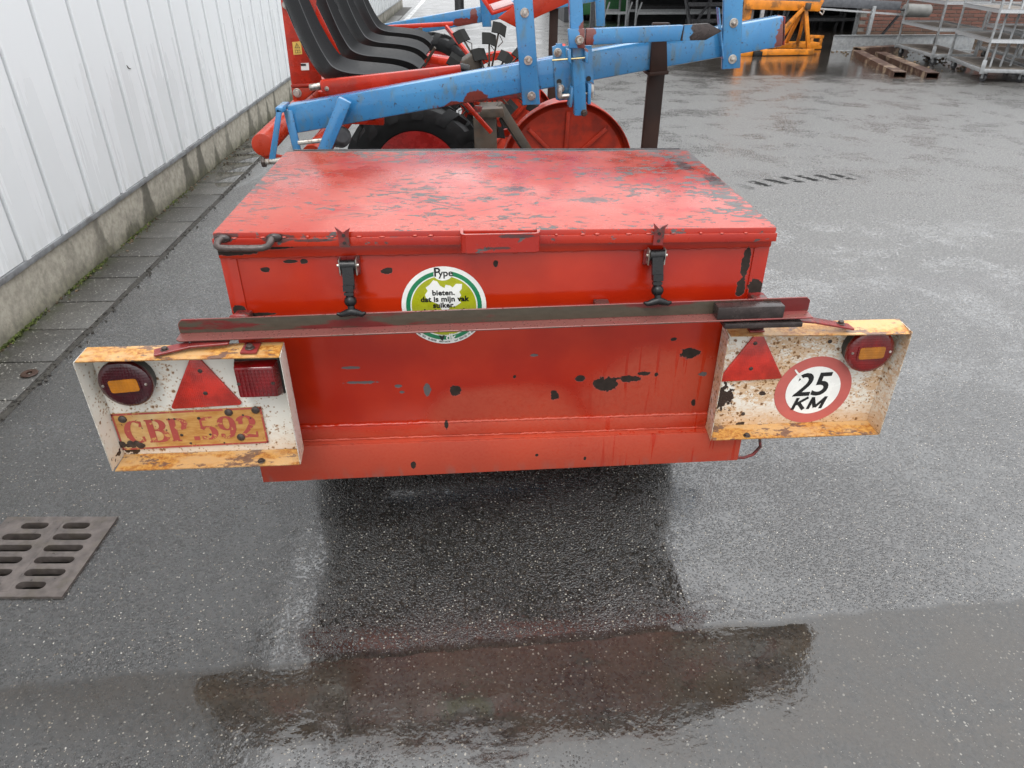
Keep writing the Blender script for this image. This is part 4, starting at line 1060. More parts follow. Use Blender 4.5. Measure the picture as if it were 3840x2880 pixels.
for xx, yy, zz, b in ((-0.500, 1.428, 0.7165, LB), (0.672, 1.492, 0.7015, RB)):
    MB().box(xx - .018, xx + .018, yy - .018, yy + .03, zz, zz + .005).build('tab', M['brown_red'], b, bevel=.001)
    bolt(xx, yy, zz + .005, .008, .009, (0, 0, 1), b, M['rusty_bolt'])
for xx, yy, zz, b in ((-0.683, 1.424, 0.7245, iron), (0.875, 1.480, 0.7165, iron)): bolt(xx, yy, zz, .007, .008, (0, 0, 1), b, M['rusty_bolt'])
for xx, yy, zz, b in ((-0.525, 1.412, 0.4205, LB), (0.700, 1.476, 0.400, RB)): bolt(xx, yy, zz, .007, .006, (0, 0, 1), b, M['rusty_bolt'])
# loose cable loop under the right board
pth = [(0.66, 1.535, 0.345), (0.70, 1.55, 0.342), (0.745, 1.55, 0.352), (0.772, 1.548, 0.338), (0.778, 1.546, 0.310), (0.762, 1.545, 0.285), (0.735, 1.543, 0.276), (0.70, 1.54, 0.282), (0.66, 1.54, 0.30)]
MB().tube(pth, .0045, 8).build('cable', M['brown_red'], TR, smooth=60)

# ---------------------------------------------------------------- the planting machine behind the trailer
M['red2'] = simple('machine_red_paint', (0.46, 0.024, 0.007), 0.26, 0, 0.16, 14, bump=0.0006, dirt=(0.20, 0.03, 0.02), dirt_amt=0.5)
M['red_orange'] = simple('machine_orange_red', (0.40, 0.030, 0.007), 0.28, 0, 0.14, 14, bump=0.0006)
M['rim_red'] = simple('rim_red_paint', (0.28, 0.010, 0.008), 0.3, 0, 0.2, 20)
M['seat'] = simple('black_seat_plastic', (0.011, 0.0115, 0.0125), 0.36, 0, 0.06, 120, bump=0.0009, spec=0.4)
M['tyre'] = simple('tyre_rubber', (0.009, 0.0095, 0.010), 0.5, 0, 0.3, 30, bump=0.0006, spec=0.3)
M['tin'] = simple('dull_tin', (0.075, 0.062, 0.048), 0.45, 0.3, 0.3, 20, dirt=(0.09, 0.06, 0.04), dirt_amt=0.7)
M['brown_post'] = simple('wet_brown_post', (0.028, 0.013, 0.009), 0.5, 0, 0.3, 12, spec=0.25)
M['yellow_print'] = simple('yellow_label', (0.70, 0.46, 0.10), 0.4, 0, 0.06)
M['pale_plastic'] = simple('pale_plastic', (0.72, 0.74, 0.75), 0.25, 0, 0.1)
M['flap'] = simple('matt_black_rubber', (0.012, 0.012, 0.011), 0.7, 0, 0.3, 60, spec=0.2)
M['disc_red'] = simple('press_wheel_red', (0.37, 0.026, 0.008), 0.4, 0, 0.18, 14, bump=0.0006, dirt=(0.12, 0.02, 0.015))
M['tray_pink'] = simple('tray_floor_sheen', (0.42, 0.20, 0.19), 0.3, 0, 0.15)  # wet red floor, its reflection painted into the colour as pink
M['brass'] = simple('brass_pin', (0.55, 0.45, 0.24), 0.3, 0.8, 0.15)

TP = thing('transplanter', 'blue and red planting machine with black bucket seats behind the trailer', 'machine', (0.0, 4.4, 0))
def beam(y, dz, x0=-0.715, x1=1.255, name='side_beam'):
    # 110 x 80 mm tube, nose up to the right
    def zt(x): return 0.957 + dz + (x + 0.715) * 0.1585
    p0, p1 = Vector((x0, y + .04, zt(x0) - .0545)), Vector((x1, y + .04, zt(x1) - .0545))
    return MB().bar(p0, p1, .08, .109).build(name, M['blue'], TP, bevel=.008)
b1 = beam(3.05, 0.0); b2 = beam(6.15, 0.048)
# primer-coated cap at the beam's high end, weld lump below
MB().bar((1.2555, 3.09, 1.2156), (1.2615, 3.09, 1.2166), .076, .104).build('end_cap', M['brown_red'], b1, bevel=.002)
MB().cyl((0.045, 3.075, 0.945), (0.043, 3.075, 0.922), .018, .013, 8).build('weld_stub', M['brown_red'], b1, bevel=.003)
def washer_bolt(x, y, z, par, r=.017):
    m = MB(); m.cyl((x, y, z), (x, y - .003, z), r, n=22); m.build('washer', M['chrome'], par, bevel=.0006, seg=1)
    m = MB(); m.cyl((x, y - .003, z), (x, y - .011, z), r * .55, n=6); m.cyl((x, y - .011, z), (x, y - .017, z), r * .30, n=10); m.build('bolt', M['chrome'], par, bevel=.0008, seg=1)
# tall mounting plates bolted to the near beam (they lean with it)
pA = MB().prism([(0.222, 0.953), (0.294, 0.955), (0.243, 1.48), (0.171, 1.48)], 3.030, 3.0495).build('mounting_plate', M['blue'], TP, bevel=.003)
for xz in ((0.2275, 1.285), (0.243, 1.119), (0.258, 0.988)): washer_bolt(xz[0], 3.030, xz[1], pA)
pB = MB().prism([(1.023, 1.080), (1.096, 1.085), (1.043, 1.52), (0.966, 1.52)], 3.030, 3.0495).build('mounting_plate', M['blue'], TP, bevel=.003)
for xz in ((1.042, 1.247), (1.058, 1.118)): washer_bolt(xz[0], 3.030, xz[1], pB)
MB().prism([(1.016, 1.12), (1.022, 1.12), (0.975, 1.30), (0.970, 1.30)], 3.02, 3.0495).build('edge_angle', M['blue'], pB)
# tool bracket, square tube, marker arm
br = MB().prism([(0.337, 1.166), (0.352, 1.171), (0.352, 1.178), (0.376, 1.178), (0.378, 1.168), (0.492, 1.170), (0.514, 0.989), (0.500, 0.980), (0.372, 0.968), (0.358, 0.973)], 3.036, 3.0495).build('tool_bracket', M['blue'], TP, bevel=.0015)
for x, z in ((0.359, 1.146), (0.375, 1.014)): bolt(x, 3.036, z, .012, .016, (0, -1, 0), br, M['chrome'])
bolt(0.495, 3.036, 1.022, .011, .014, (0, -1, 0), br, M['brown_red'])
for x, z in ((0.368, 1.040), (0.486, 1.050)): MB().cyl((x, 3.0358, z), (x, 3.034, z), .010, n=14).build('hole', M['pit'], br)
MB().cyl((0.365, 3.005, 0.988), (0.505, 3.005, 0.998), .010, n=12).build('cross_pin', M['chrome'], br, bevel=.002)
for x in (0.368, 0.495): MB().box(x - .008, x + .008, 2.985, 3.036, .985, 1.035).build('lug', M['chrome'], br, bevel=.004)
sq = MB().prism([(0.424, 0.924), (0.473, 0.924), (0.421, 1.50), (0.371, 1.50)], 2.950, 2.998).build('square_tube', M['blue'], TP, bevel=.005)
bolt(0.4615, 2.950, 0.936, .010, .014, (0, -1, 0), sq, M['rusty_bolt'])
for s, e in (((0.402, 0.955), (0.416, 1.028)), ((0.4770, 0.965), (0.482, 1.040))):
    MB().prism([(s[0], s[1]), (s[0] + .012, s[1]), (e[0] + .006, e[1]), (e[0] - .008, e[1])], 2.962, 3.034).build('side_cheek', M['blue'], sq, bevel=.002)
pk = MB().prism([(0.390, 1.171), (0.450, 1.170), (0.4455, 1.238), (0.381, 1.238)], 2.932, 2.9495).build('clamp', M['blue'], TP, bevel=.003)
bolt(0.427, 2.932, 1.199, .0125, .014, (0, -1, 0), pk, M['chrome'])
for x in (0.386, 0.452): MB().prism([(x, 1.122), (x + .013, 1.118), (x + .010, 1.168), (x - .004, 1.168)], 2.92, 2.992).build('clamp_ear', M['blue'], pk, bevel=.003)
MB().cyl((0.326, 2.93, 1.130), (0.462, 2.93, 1.139), .0035, n=8).build('clamp_pin', M['brass'], pk)
ar = MB().prism([(0.451, 1.181), (0.452, 1.237), (0.820, 1.2475), (0.812, 1.194)], 2.932, 2.970).build('marker_arm', M['blue'], TP, bevel=.003)
MB().prism([(0.815, 1.1935), (0.911, 1.196), (0.971, 1.227), (0.912, 1.253), (0.822, 1.2485)], 2.936, 2.952).build('marker_blade', M['steel_black'], ar, bevel=.002)
MB().prism([(0.8215, 1.1940), (0.852, 1.1946), (0.846, 1.207), (0.860, 1.222), (0.848, 1.236), (0.853, 1.2488), (0.8225, 1.2480)], 2.9350, 2.9359).build('paint_remnant', M['blue'], ar)
# stand legs strapped to the beams
def stand(x, y, zt, name, zb=0.0):
    o = MB().box(x - .034, x + .034, y, y + .03, zb, zt).build(name, M['brown_post'], TP, bevel=.003)
    return o
sl = stand(0.788, 3.142, 1.24, 'stand_leg')
MB().prism([(0.731, 1.068), (0.802, 1.074), (0.786, 1.19), (0.728, 1.19)], 3.030, 3.0485).build('strap', M['brown_post'], sl, bevel=.003)
MB().prism([(0.728, 1.058), (0.806, 1.064), (0.806, 1.078), (0.728, 1.072)], 3.026, 3.142).build('strap', M['brown_post'], sl, bevel=.002)
MB().box(0.72, 0.85, 3.09, 3.22, 0.0, 0.012).build('foot_plate', M['brown_post'], sl, bevel=.002)
s2 = stand(0.70, 6.24, 1.26, 'stand_leg')
MB().box(0.64, 0.77, 6.18, 6.31, 0.0, 0.012).build('foot_plate', M['brown_post'], s2, bevel=.002)
# a-frame at the beam's low end
af = MB().prism([(-0.746, 0.958), (-0.727, 0.948), (-0.790, 0.742), (-0.815, 0.748)], 2.985, 2.993).build('lower_link', M['blue'], TP, bevel=.002)
MB().prism([(-0.735, 0.945), (-0.700, 0.940), (-0.676, 0.62), (-0.706, 0.62)], 3.040, 3.0495).build('hanger', M['blue'], af, bevel=.002)
MB().prism([(-0.503, 0.997), (-0.456, 0.974), (-0.655, 0.62), (-0.712, 0.62)], 2.994, 3.028).build('brace', M['blue'], af, bevel=.004)
MB().bar((-0.737, 2.985, 0.952), (-0.737, 3.12, 0.952), .03, .02).build('top_tab', M['blue'], af, bevel=.004)
MB().cyl((-0.835, 2.99, 0.752), (-0.70, 2.99, 0.764), .012, n=12).build('hitch_pin', M['chrome'], af, bevel=.002)
MB().cyl((-0.826, 2.99, 0.752), (-0.840, 2.99, 0.751), .021, n=6).build('pin_nut', M['rusty_bolt'], af, bevel=.002)
MB().cyl((-0.69, 3.02, 0.82), (-0.58, 3.02, 0.83), .009, n=10).build('spacer_rod', M['chrome'], af)
# round cross tube and back frame of the seats
MB().cyl((-0.850, 3.08, 0.800), (-0.850, 6.3, 0.845), .046, n=26).build('cross_tube', M['red_orange'], TP, bevel=.004)
MB().prism([(-0.895, 0.775), (-0.70, 0.735), (-0.70, 0.72), (-0.80, 0.70), (-0.875, 0.755)], 3.10, 3.112).build('tube_flange', M['red_orange'], TP, bevel=.003)
MB().cyl((-0.70, 3.30, 0.70), (-0.64, 4.0, 0.75), .05, n=22).build('lower_tube', M['red_orange'], TP)
up = MB().prism([(-0.872, 0.846), (-0.868, 1.04), (-0.858, 1.47), (-0.66, 1.47), (-0.72, 1.18), (-0.72, 0.915), (-0.82, 0.846)], 3.850, 3.864)
uo = up.build('seat_frame', M['red2'], TP, bevel=.003)
MB().prism([(-0.868, 0.926), (-0.721, 0.932), (-0.721, 0.918), (-0.868, 0.912)], 3.823, 3.8495).build('frame_lip', M['red2'], uo, bevel=.002)
MB().prism([(-0.868, 0.846), (-0.82, 0.846), (-0.742, 0.911), (-0.868, 0.911)], 3.826, 3.8485).build('frame_corner', M['red_orange'], uo, bevel=.002)
bolt(-0.839, 3.850, 1.271, .014, .014, (0, -1, 0), uo, M['chrome']); bolt(-0.842, 3.826, 0.887, .016, .016, (0, -1, 0), uo, M['chrome'])
MB().prism([(-0.81, 1.46), (-0.72, 1.235), (-0.62, 0.99), (-0.66, 0.97), (-0.84, 0.97), (-0.84, 1.46)], 4.02, 4.03).build('seat_gusset', M['red2'], TP, bevel=.002)
MB().prism([(-0.838, 1.057), (-0.796, 1.060), (-0.794, 1.117), (-0.836, 1.113)], 3.8475, 3.8498).build('warning_label', M['yellow_print'], uo)
on_front(mb := MB(), flat([[(-.013, 0), (.013, 0), (0, .023)], [(-.0095, .002), (.0095, .002), (0, .0185)]], .0003), -0.815, 1.087, 3.8470)
on_front(mb, text('!', .016, .0004), -0.815, 1.0885, 3.8470)
on_front(mb, flat([[(-.012, 0), (.012, 0), (.012, .014), (-.012, .014)], [(-.0105, .0015), (-.001, .0015), (-.001, .0125), (-.0105, .0125)], [(.001, .0015), (.0105, .0015), (.0105, .0125), (.001, .0125)]], .0003), -0.816, 1.065, 3.8470)
mb.build('label_print', M['black_print'], uo)
MB().prism([(-0.812, 0.987), (-0.773, 0.988), (-0.771, 1.021), (-0.809, 1.019)], 3.8475, 3.8498).build('type_label', M['white_print'], uo)
MB().prism([(-0.810, 1.007), (-0.785, 1.007), (-0.785, 1.017), (-0.810, 1.017)], 3.8470, 3.8474).build('label_print', M['black_print'], uo)
# seats
def seat(yc, k):
    prof = [(-0.850, 1.50), (-0.817, 1.40), (-0.782, 1.28), (-0.747, 1.17), (-0.708, 1.075), (-0.665, 1.005), (-0.605, 0.966), (-0.53, 0.948), (-0.44, 0.942), (-0.36, 0.935), (-0.31, 0.922), (-0.285, 0.898)]
    n = len(prof) - 1
    def at(s):
        f = s * n; i = min(int(f), n - 1); t = f - i
        p = [prof[max(i - 1, 0)], prof[i], prof[i + 1], prof[min(i + 2, n)]]
        def cr(a, b, c, d): return 0.5 * (2 * b + (c - a) * t + (2 * a - 5 * b + 4 * c - d) * t * t + (3 * b - a - 3 * c + d) * t ** 3)
        return cr(*[q[0] for q in p]), cr(*[q[1] for q in p])
    def fn(u, v):
        x, z = at(u); x2, z2 = at(min(u + .01, 1)); x1, z1 = at(max(u - .01, 0))
        dx, dz = x2 - x1, z2 - z1; L = math.hypot(dx, dz); nx, nz = -dz / L, dx / L      # towards the sitter
        t = v * 2 - 1
        w = 0.195 - 0.118 * max(0, 1 - u * 1.55) - 0.03 * max(0, (u - .86) / .14) ** 2
        lift = 0.075 * abs(t) ** 2.6 * (1 - 0.45 * abs(u - .45)) + 0.018 * (abs(t) ** 12)
        return (x + nx * lift, yc + w * t, z + nz * lift)
    skip = [(i, j) for i in (8, 9, 10, 13, 14, 15, 18, 19) for j in (4, 13)]
    m = MB().grid(fn, 44, 18, skip)
    o = m.build('seat', M['seat'], TP, solid=0.007, smooth=60)
    st_ = MB(); st_.bar((-0.46, yc, 0.935), (-0.46, yc, 0.80), .05, .05, up=(0, 1, 0)); st_.bar((-0.85, yc, 0.82), (-0.40, yc, 0.80), .05, .04)
    st_.build('seat_post', M['red2'], o, bevel=.003)
for k, yc in enumerate((3.58, 4.21, 4.86, 5.54)): seat(yc, k)
# red side bar beside the near seat, with the round lug on its end
sb = MB().prism([(-0.616, 1.022), (-0.024, 1.076), (-0.022, 1.048), (-0.40, 0.985), (-0.43, 0.940), (-0.60, 0.965), (-0.616, 0.985)], 3.25, 3.29).build('foot_rail', M['red2'], TP, bevel=.006)
washer_bolt(-0.590, 3.25, 0.990, sb, .009)
MB().cyl((-0.665, 3.27, 0.992), (-0.617, 3.27, 0.998), .014, n=14).build('rail_pin', M['chrome'], sb, bevel=.003)
MB().prism([(-0.455, 0.965), (-0.425, 1.006), (-0.20, 1.022), (-0.10, 1.02), (-0.10, 0.95)], 3.36, 3.50).build('foot_board', M['red2'], TP, bevel=.004)
MB().cyl((-0.03, 3.38, 1.050), (0.012, 3.38, 1.040), .022, n=12).build('rubber_end', M['rubber'], sb)
MB().prism([(-0.656, 1.025), (-0.087, 1.051), (-0.088, 1.022), (-0.42, 1.005), (-0.45, 0.975), (-0.655, 0.97)], 5.92, 5.97).build('foot_rail', M['red2'], TP, bevel=.006)
MB().prism([(-0.50, 0.92), (-0.44, 0.985), (-0.31, 0.97), (-0.25, 0.80), (-0.22, 0.78), (-0.30, 0.76), (-0.43, 0.82)], 5.85, 5.88).build('fork', M['red2'], TP, bevel=.004)
MB().prism([(-0.345, 0.965), (-0.315, 0.965), (-0.312, 1.02), (-0.342, 1.02)], 5.83, 5.849).build('rail_bracket', M['tin'], TP, bevel=.002)
MB().bar((-0.14, 5.9, 1.02), (0.02, 5.6, 0.86), .02, .03).build('diagonal_strut', M['red2'], TP, bevel=.003)
MB().bar((-0.018, 3.20, 0.945), (0.100, 3.20, 0.815), .03, .018).build('diagonal_strut', M['red2'], TP, bevel=.003)
# wheels
def wheel(cx, cy, r, w):
    h = w / 2
    t = MB().lathe([(r * .60, -h * .72), (r * .70, -h * .95), (r * .82, -h), (r * .90, -h * .90), (r * .93, -h * .6), (r * .935, 0), (r * .93, h * .6), (r * .90, h * .90), (r * .82, h), (r * .70, h * .95), (r * .60, h * .72)], (cx, cy, r), (0, 1, 0), 56, True)
    nl = 15
    for k in range(nl):                        # chevron lugs wrap from tread to shoulder
        for sgn in (-1, 1):
            a0 = 2 * math.pi * (k + (0.5 if sgn > 0 else 0)) / nl
            def P(a, rr, yy): return Vector((cx + rr * math.cos(a), cy + yy, r + rr * math.sin(a)))
            da = 0.16; sl_ = 0.26
            vs = []
            for (yy, rr, sh) in ((0.08 * h * sgn, r, 0), (0.70 * h * sgn, r, sl_ * .6), (1.09 * h * sgn, r * .83, sl_)):
                for d, ri in ((-da / 2, rr), (da / 2, rr), (da / 2 + .01, rr * .915), (-da / 2 - .01, rr * .915)): vs.append(P(a0 + sh + d, ri, yy))
            t.add(vs, [(0, 1, 5, 4), (1, 2, 6, 5), (3, 0, 4, 7), (4, 5, 9, 8), (5, 6, 10, 9), (7, 4, 8, 11), (0, 3, 2, 1), (8, 9, 10, 11), (2, 3, 7, 6), (6, 7, 11, 10)])
    wo = thing('wheel', None, None, (0, 0, 0)); wo.parent = TP; wo.location = Vector((cx, cy, 0)) - root_loc(TP)
    t.build('tyre', M['tyre'], wo, smooth=38)
    rm_ = MB().lathe([(r * .60, -h * .80), (r * .585, -h * .62), (r * .50, -h * .50), (r * .46, -h * .15), (r * .30, -h * .15), (r * .26, -h * .34), (.05, -h * .34), (.04, -h * .62), (.0, -h * .62), (.0, h * .5), (r * .5, h * .5), (r * .60, h * .80)], (cx, cy, r), (0, 1, 0), 44, False)
    ro = rm_.build('rim', M['rim_red'], wo, smooth=30)
    for k in range(5):
        a = 2 * math.pi * k / 5 + .4
        MB().cyl((cx + .085 * math.cos(a), cy - h * .34, r + .085 * math.sin(a)), (cx + .085 * math.cos(a), cy - h * .52, r + .085 * math.sin(a)), .011, n=6).build('wheel_nut', M['rusty_bolt'], wo)
    MB().cyl((cx - r * .47, cy - h * .62, r + r * .33), (cx - r * .44, cy - h * .95, r + r * .30), .006, n=8).build('valve', M['rubber'], wo)
    return wo
wheel(-0.295, 4.14, 0.405, 0.17)
wheel(-0.33, 8.0, 0.405, 0.17)
MB().cyl((-0.295, 4.05, 0.405), (-0.33, 8.0, 0.405), .028, n=14).build('axle', M['dark_steel'], TP)
MB().bar((-0.62, 3.55, 0.70), (-0.56, 3.35, 0.775), .04, .035).build('drive_shaft', M['tin'], TP, bevel=.004)
MB().lathe([(.03, -.03), (.045, -.02), (.045, .02), (.03, .03)], (-0.575, 3.36, 0.77), (0.3, -.8, .35), 18).build('shaft_collar', M['dark_steel'], TP, bevel=.003)
# dished press wheels with radial ribs
def press(cx, cy, r, nrib=8, rot=0.25):
    m = MB().lathe([(r, -.035), (r * 1.0, .035), (r * .97, .045), (r * .90, .02), (r * .5, .055), (.07, .085), (.02, .085), (.02, .095), (.07, .095), (r * .5, .065), (r * .92, .032), (r * .985, .055), (r * 1.012, .04), (r * 1.012, -.035)], (cx, cy, r), (0, 1, 0), 60, True)
    o = m.build('press_wheel', M['disc_red'], TP, smooth=40)
    for k in range(nrib):
        a = 2 * math.pi * k / nrib + rot
        p0 = Vector((cx + r * .22 * math.cos(a), cy + .068, r + r * .22 * math.sin(a))); p1 = Vector((cx + r * .84 * math.cos(a), cy + .018, r + r * .84 * math.sin(a)))
        MB().bar(p0, p1, .024, .012, up=(0, -1, 0)).build('rib', M['disc_red'], o, bevel=.005)
    MB().lathe([(.05, 0), (.05, -.02), (.03, -.03)], (cx, cy + .085, r), (0, 1, 0), 18).build('hub', M['dark_steel'], o, bevel=.002)
press(0.575, 4.25, 0.383, 8, 0.78); press(0.62, 4.62, 0.36, 8, 0.3); press(0.30, 5.55, 0.36, 8, 0.1)
MB().cyl((0.30, 4.1, 0.375), (0.62, 5.6, 0.37), .02, n=10).build('press_axle', M['dark_steel'], TP)
# planting wheel with cup arms
CWC = Vector((0.13, 4.40, 0.83))
cw = MB().cyl(CWC - Vector((0, .04, 0)), CWC + Vector((0, .12, 0)), .06, n=20).build('planting_wheel', M['tin'], TP, bevel=.004)
for k in range(21):
    a = 2 * math.pi * (k + rnd.uniform(-.3, .3)) / 21 + .10
    c = CWC + Vector((0, (0.0, 0.10, 0.05)[k % 3], 0)); L = (0.17, 0.29, 0.235)[k % 3]
    d = Vector((math.cos(a), 0, math.sin(a))); t_ = Vector((d.z, 0, -d.x))
    if (c + d * L).z < 0.40: continue
    MB().bar(c + d * .05, c + d * L, .010, .020, up=(0, 1, 0)).build('cup_arm', M['tin'], cw, bevel=.002)
    tip = c + d * L
    nrm = (Vector((0, -1, 0)) * .75 + Vector((0.35, 0, 0.55))).normalized()
    u = (t_ - nrm * t_.dot(nrm)).normalized(); w = nrm.cross(u)
    m = MB(); hw, hh, fold = .042, .034, .014
    ridge = [tip - w * hh + nrm * fold, tip + w * hh + nrm * fold]
    for s in (-1, 1):
        o0, o1 = tip + u * hw * s - w * hh, tip + u * hw * s + w * hh
        q = [ridge[0], ridge[1], o1, o0]
        m.add(q + [p - nrm * .006 for p in q], [(0, 1, 2, 3), (7, 6, 5, 4), (1, 5, 6, 2), (2, 6, 7, 3), (3, 7, 4, 0)])
    m.build('cup_flap', M['flap'], cw)
    MB().tube([tip - d * .03 + u * .01, tip - d * .055 + u * .035, tip - d * .09 + u * .012], .0028, 5).build('cup_spring', M['tin'], cw)
MB().lathe([(.24, -.012), (.25, 0), (.24, .012), (.20, .012), (.20, -.012)], (0.20, 4.62, 0.74), (0, 1, 0), 36, True).build('guide_ring', M['red2'], TP, smooth=40)
MB().prism([(0.035, 0.40), (0.155, 0.40), (0.150, 0.745), (0.028, 0.745)], 3.92, 4.02).build('drop_chute', M['tin'], TP, bevel=.004)
MB().prism([(0.05, 0.748), (0.195, 0.748), (0.183, 0.795), (0.070, 0.792)], 3.88, 4.08).build('chute_cover', M['tin'], TP, bevel=.004)
MB().prism([(-0.02, 0.78), (0.10, 0.80), (0.09, 0.955), (0.055, 1.005), (-0.03, 0.95)], 4.42, 4.62).build('gear_case', M['tin'], TP, bevel=.01)
MB().bar((0.16, 3.95, 0.80), (0.34, 4.05, 0.52), .03, .05).build('coulter_arm', M['tin'], TP, bevel=.003)
MB().bar((-0.4, 3.34, 0.90), (0.25, 3.34, 0.955), .03, .04).build('chassis_bar', M['brown_red'], TP, bevel=.004)
MB().bar((-0.35, 5.55, 0.86), (0.05, 5.55, 0.80), .16, .05).build('tray_bar', M['red2'], TP, bevel=.004)
MB().bar((-0.30, 5.5, 0.80), (-0.21, 5.4, 0.93), .012, .018).build('lever', M['tin'], TP, bevel=.002)
MB().bar((0.58, 4.3, 0.40), (0.60, 4.9, 0.98), .05, .06).build('press_arm', M['red2'], TP, bevel=.005)
# tilted red plant tray at the top
ty = MB(); ty.prism([(0.070, 1.31), (0.122, 1.240), (0.222, 1.268), (0.222, 1.283), (0.128, 1.256), (0.082, 1.325)], 3.60, 4.1); tray = ty.build('plant_tray', M['red2'], TP, bevel=.003)
MB().prism([(0.130, 1.2585), (0.222, 1.285), (0.222, 1.288), (0.130, 1.262)], 3.61, 4.08).build('tray_floor', M['tray_pink'], tray)
MB().prism([(0.148, 1.232), (0.226, 1.196), (0.465, 1.293), (0.60, 1.345), (0.60, 1.50), (0.30, 1.42), (0.225, 1.285)], 3.55, 3.57).build('tray_side', M['red_orange'], tray, bevel=.003)
MB().prism([(0.10, 1.275), (0.235, 1.312), (0.235, 1.40), (0.06, 1.36)], 3.70, 3.712).build('tray_divider', M['red2'], tray, bevel=.002)
# verticals on the far beam
for x in (0.135, 1.02): MB().prism([(x, 1.00), (x + .07, 1.00), (x + .02, 1.50), (x - .05, 1.50)], 6.12, 6.1495).build('mounting_plate', M['blue'], TP, bevel=.003)
# clear plastic jug hung on the frame
jug = thing('plastic_jug', 'pale see-through plastic jug with a red mark behind the black seats', 'jug', (-0.99, 5.4, 0.90))
MB().lathe([(.02, 0), (.085, .004), (.095, .03), (.095, .22), (.075, .27), (.035, .30), (.032, .34), (.0, .345)], (-0.99, 5.4, 0.90), (0, 0, 1), 28).build('jug_body', M['pale_plastic'], jug, smooth=40)
MB().lathe([(.0965, .12), (.097, .125), (.097, .18), (.0965, .185)], (-0.99, 5.4, 0.90), (0, 0, 1), 28).build('jug_band', M['red2'], jug, smooth=40)
MB().lathe([(.036, .335), (.036, .365), (.0, .366)], (-0.99, 5.4, 0.90), (0, 0, 1), 16).build('jug_cap', M['black_print'], jug)
MB().box(-1.10, -0.80, 5.30, 5.50, 0.888, 0.8995).build('jug_shelf', M['red2'], TP, bevel=.002)

# ---------------------------------------------------------------- far yard things
of = thing('orange_frame', 'orange painted steel lifting frame with triangular braces on the wet yard', 'machine', (5.5, 13.3, 0))
MB().bar((4.70, 13.2, 0.775), (6.0, 13.25, 0.735), .10, .14).build('top_beam', M['orange'], of, bevel=.008)
MB().bar((5.95, 13.25, 0.665), (6.03, 13.25, 0.83), .10, .02, up=(1, 0, 0)).build('beam_end', M['orange'], of, bevel=.004)
MB().bar((4.76, 13.25, 0.0), (4.76, 13.25, 1.3), .13, .10, up=(0, 1, 0)).build('upright', M['orange'], of, bevel=.008)
MB().bar((5.90, 13.15, 0.10), (5.70, 13.15, 0.76), .06, .06, up=(0, 1, 0)).build('upright', M['orange'], of, bevel=.005)
for a, b in (((5.10, 13.15, 0.08), (5.68, 13.15, 0.72)), ((5.42, 13.45, 0.08), (5.70, 13.2, 0.74)), ((5.65, 13.6, 0.08), (5.70, 13.2, 0.74)), ((5.86, 13.55, 0.09), (5.74, 13.2, 0.70))):
    MB().bar(a, b, .055, .055).build('brace', M['orange'], of, bevel=.005)
MB().bar((5.05, 13.08, 0.055), (5.98, 13.14, 0.055), .10, .09).build('base_beam', M['orange'], of, bevel=.006)
MB().bar((4.62, 13.3, 0.05), (4.90, 13.3, 0.05), .5, .10).build('base_beam', M['orange'], of, bevel=.006)
MB().bar((5.30, 13.60, 0.115), (6.25, 13.68, 0.115), .28, .08).build('base_beam', M['orange'], of, bevel=.006)
for a, b in (((6.25, 13.98, 0.215), (6.51, 13.98, 0.208)), ((6.47, 13.98, 0.02), (6.47, 13.98, 0.18)), ((6.30, 13.98, 0.05), (6.30, 13.98, 0.19)), ((6.15, 13.9, 0.035), (6.50, 13.98, 0.035))):
    MB().bar(a, b, .05, .05).build('side_bracket', M['orange'], of, bevel=.004)
MB().cyl((5.73, 13.10, 0.70), (5.73, 13.10, 0.80), .05, n=12).build('clamp_pin', M['tin'], of, bevel=.01)
MB().tube([(5.98, 13.18, 0.66), (6.03, 13.16, 0.62), (6.05, 13.16, 0.67), (6.02, 13.16, 0.70)], .014, 8).build('hook', M['chrome'], of)
MB().box(4.90, 5.05, 13.0, 13.2, 0.0, 0.075).build('foot_block', M['rubber'], of, bevel=.006)

gd = MB().box(6.57, 9.2, 13.70, 13.712, 0.0, 0.26); gd.box(6.57, 9.2, 13.66, 13.7, 0.252, 0.262); gd.box(6.57, 9.2, 13.62, 13.70, 0.001, 0.010)
tag(gd.build('steel_channel', M['galv'], bevel=.002, org=(7.8, 13.7, 0)), 'grey galvanised steel channel standing on edge behind the rusty beams', 'steel beam')
def hollow(name, a, b, w, h, lab, mat):
    a, b = Vector(a), Vector(b); d = (b - a).normalized(); s = Vector((d.y, -d.x, 0)); t = .008; m = MB()
    for c0, ww, hh in ((Vector((0, 0, t / 2)), w, t), (Vector((0, 0, h - t / 2)), w, t)): m.bar(a + c0, b + c0, ww, hh)
    for sg in (-1, 1): m.bar(a + s * sg * (w / 2 - t / 2) + Vector((0, 0, h / 2)), b + s * sg * (w / 2 - t / 2) + Vector((0, 0, h / 2)), t, h - 2 * t - .001)
    o = m.build(name, mat, org=(a.x, a.y, 0)); return tag(o, lab, 'steel beam')
hollow('rusty_beam', (6.05, 10.40, 0.0), (6.72, 13.05, 0.0), .17, .085, 'rusty hollow steel beam on the ground, left one of the parallel pair', M['rust_steel'])
hollow('rusty_beam', (6.46, 10.30, 0.0), (6.98, 12.75, 0.0), .17, .085, 'rusty hollow steel beam on the ground, nearer the trolleys of the parallel pair', M['rust_steel'])
hollow('rusty_beam', (6.78, 13.18, 0.0), (7.80, 13.48, 0.0), .20, .11, 'short rusty steel beam lying crosswise behind the parallel pair', M['rust_steel'])

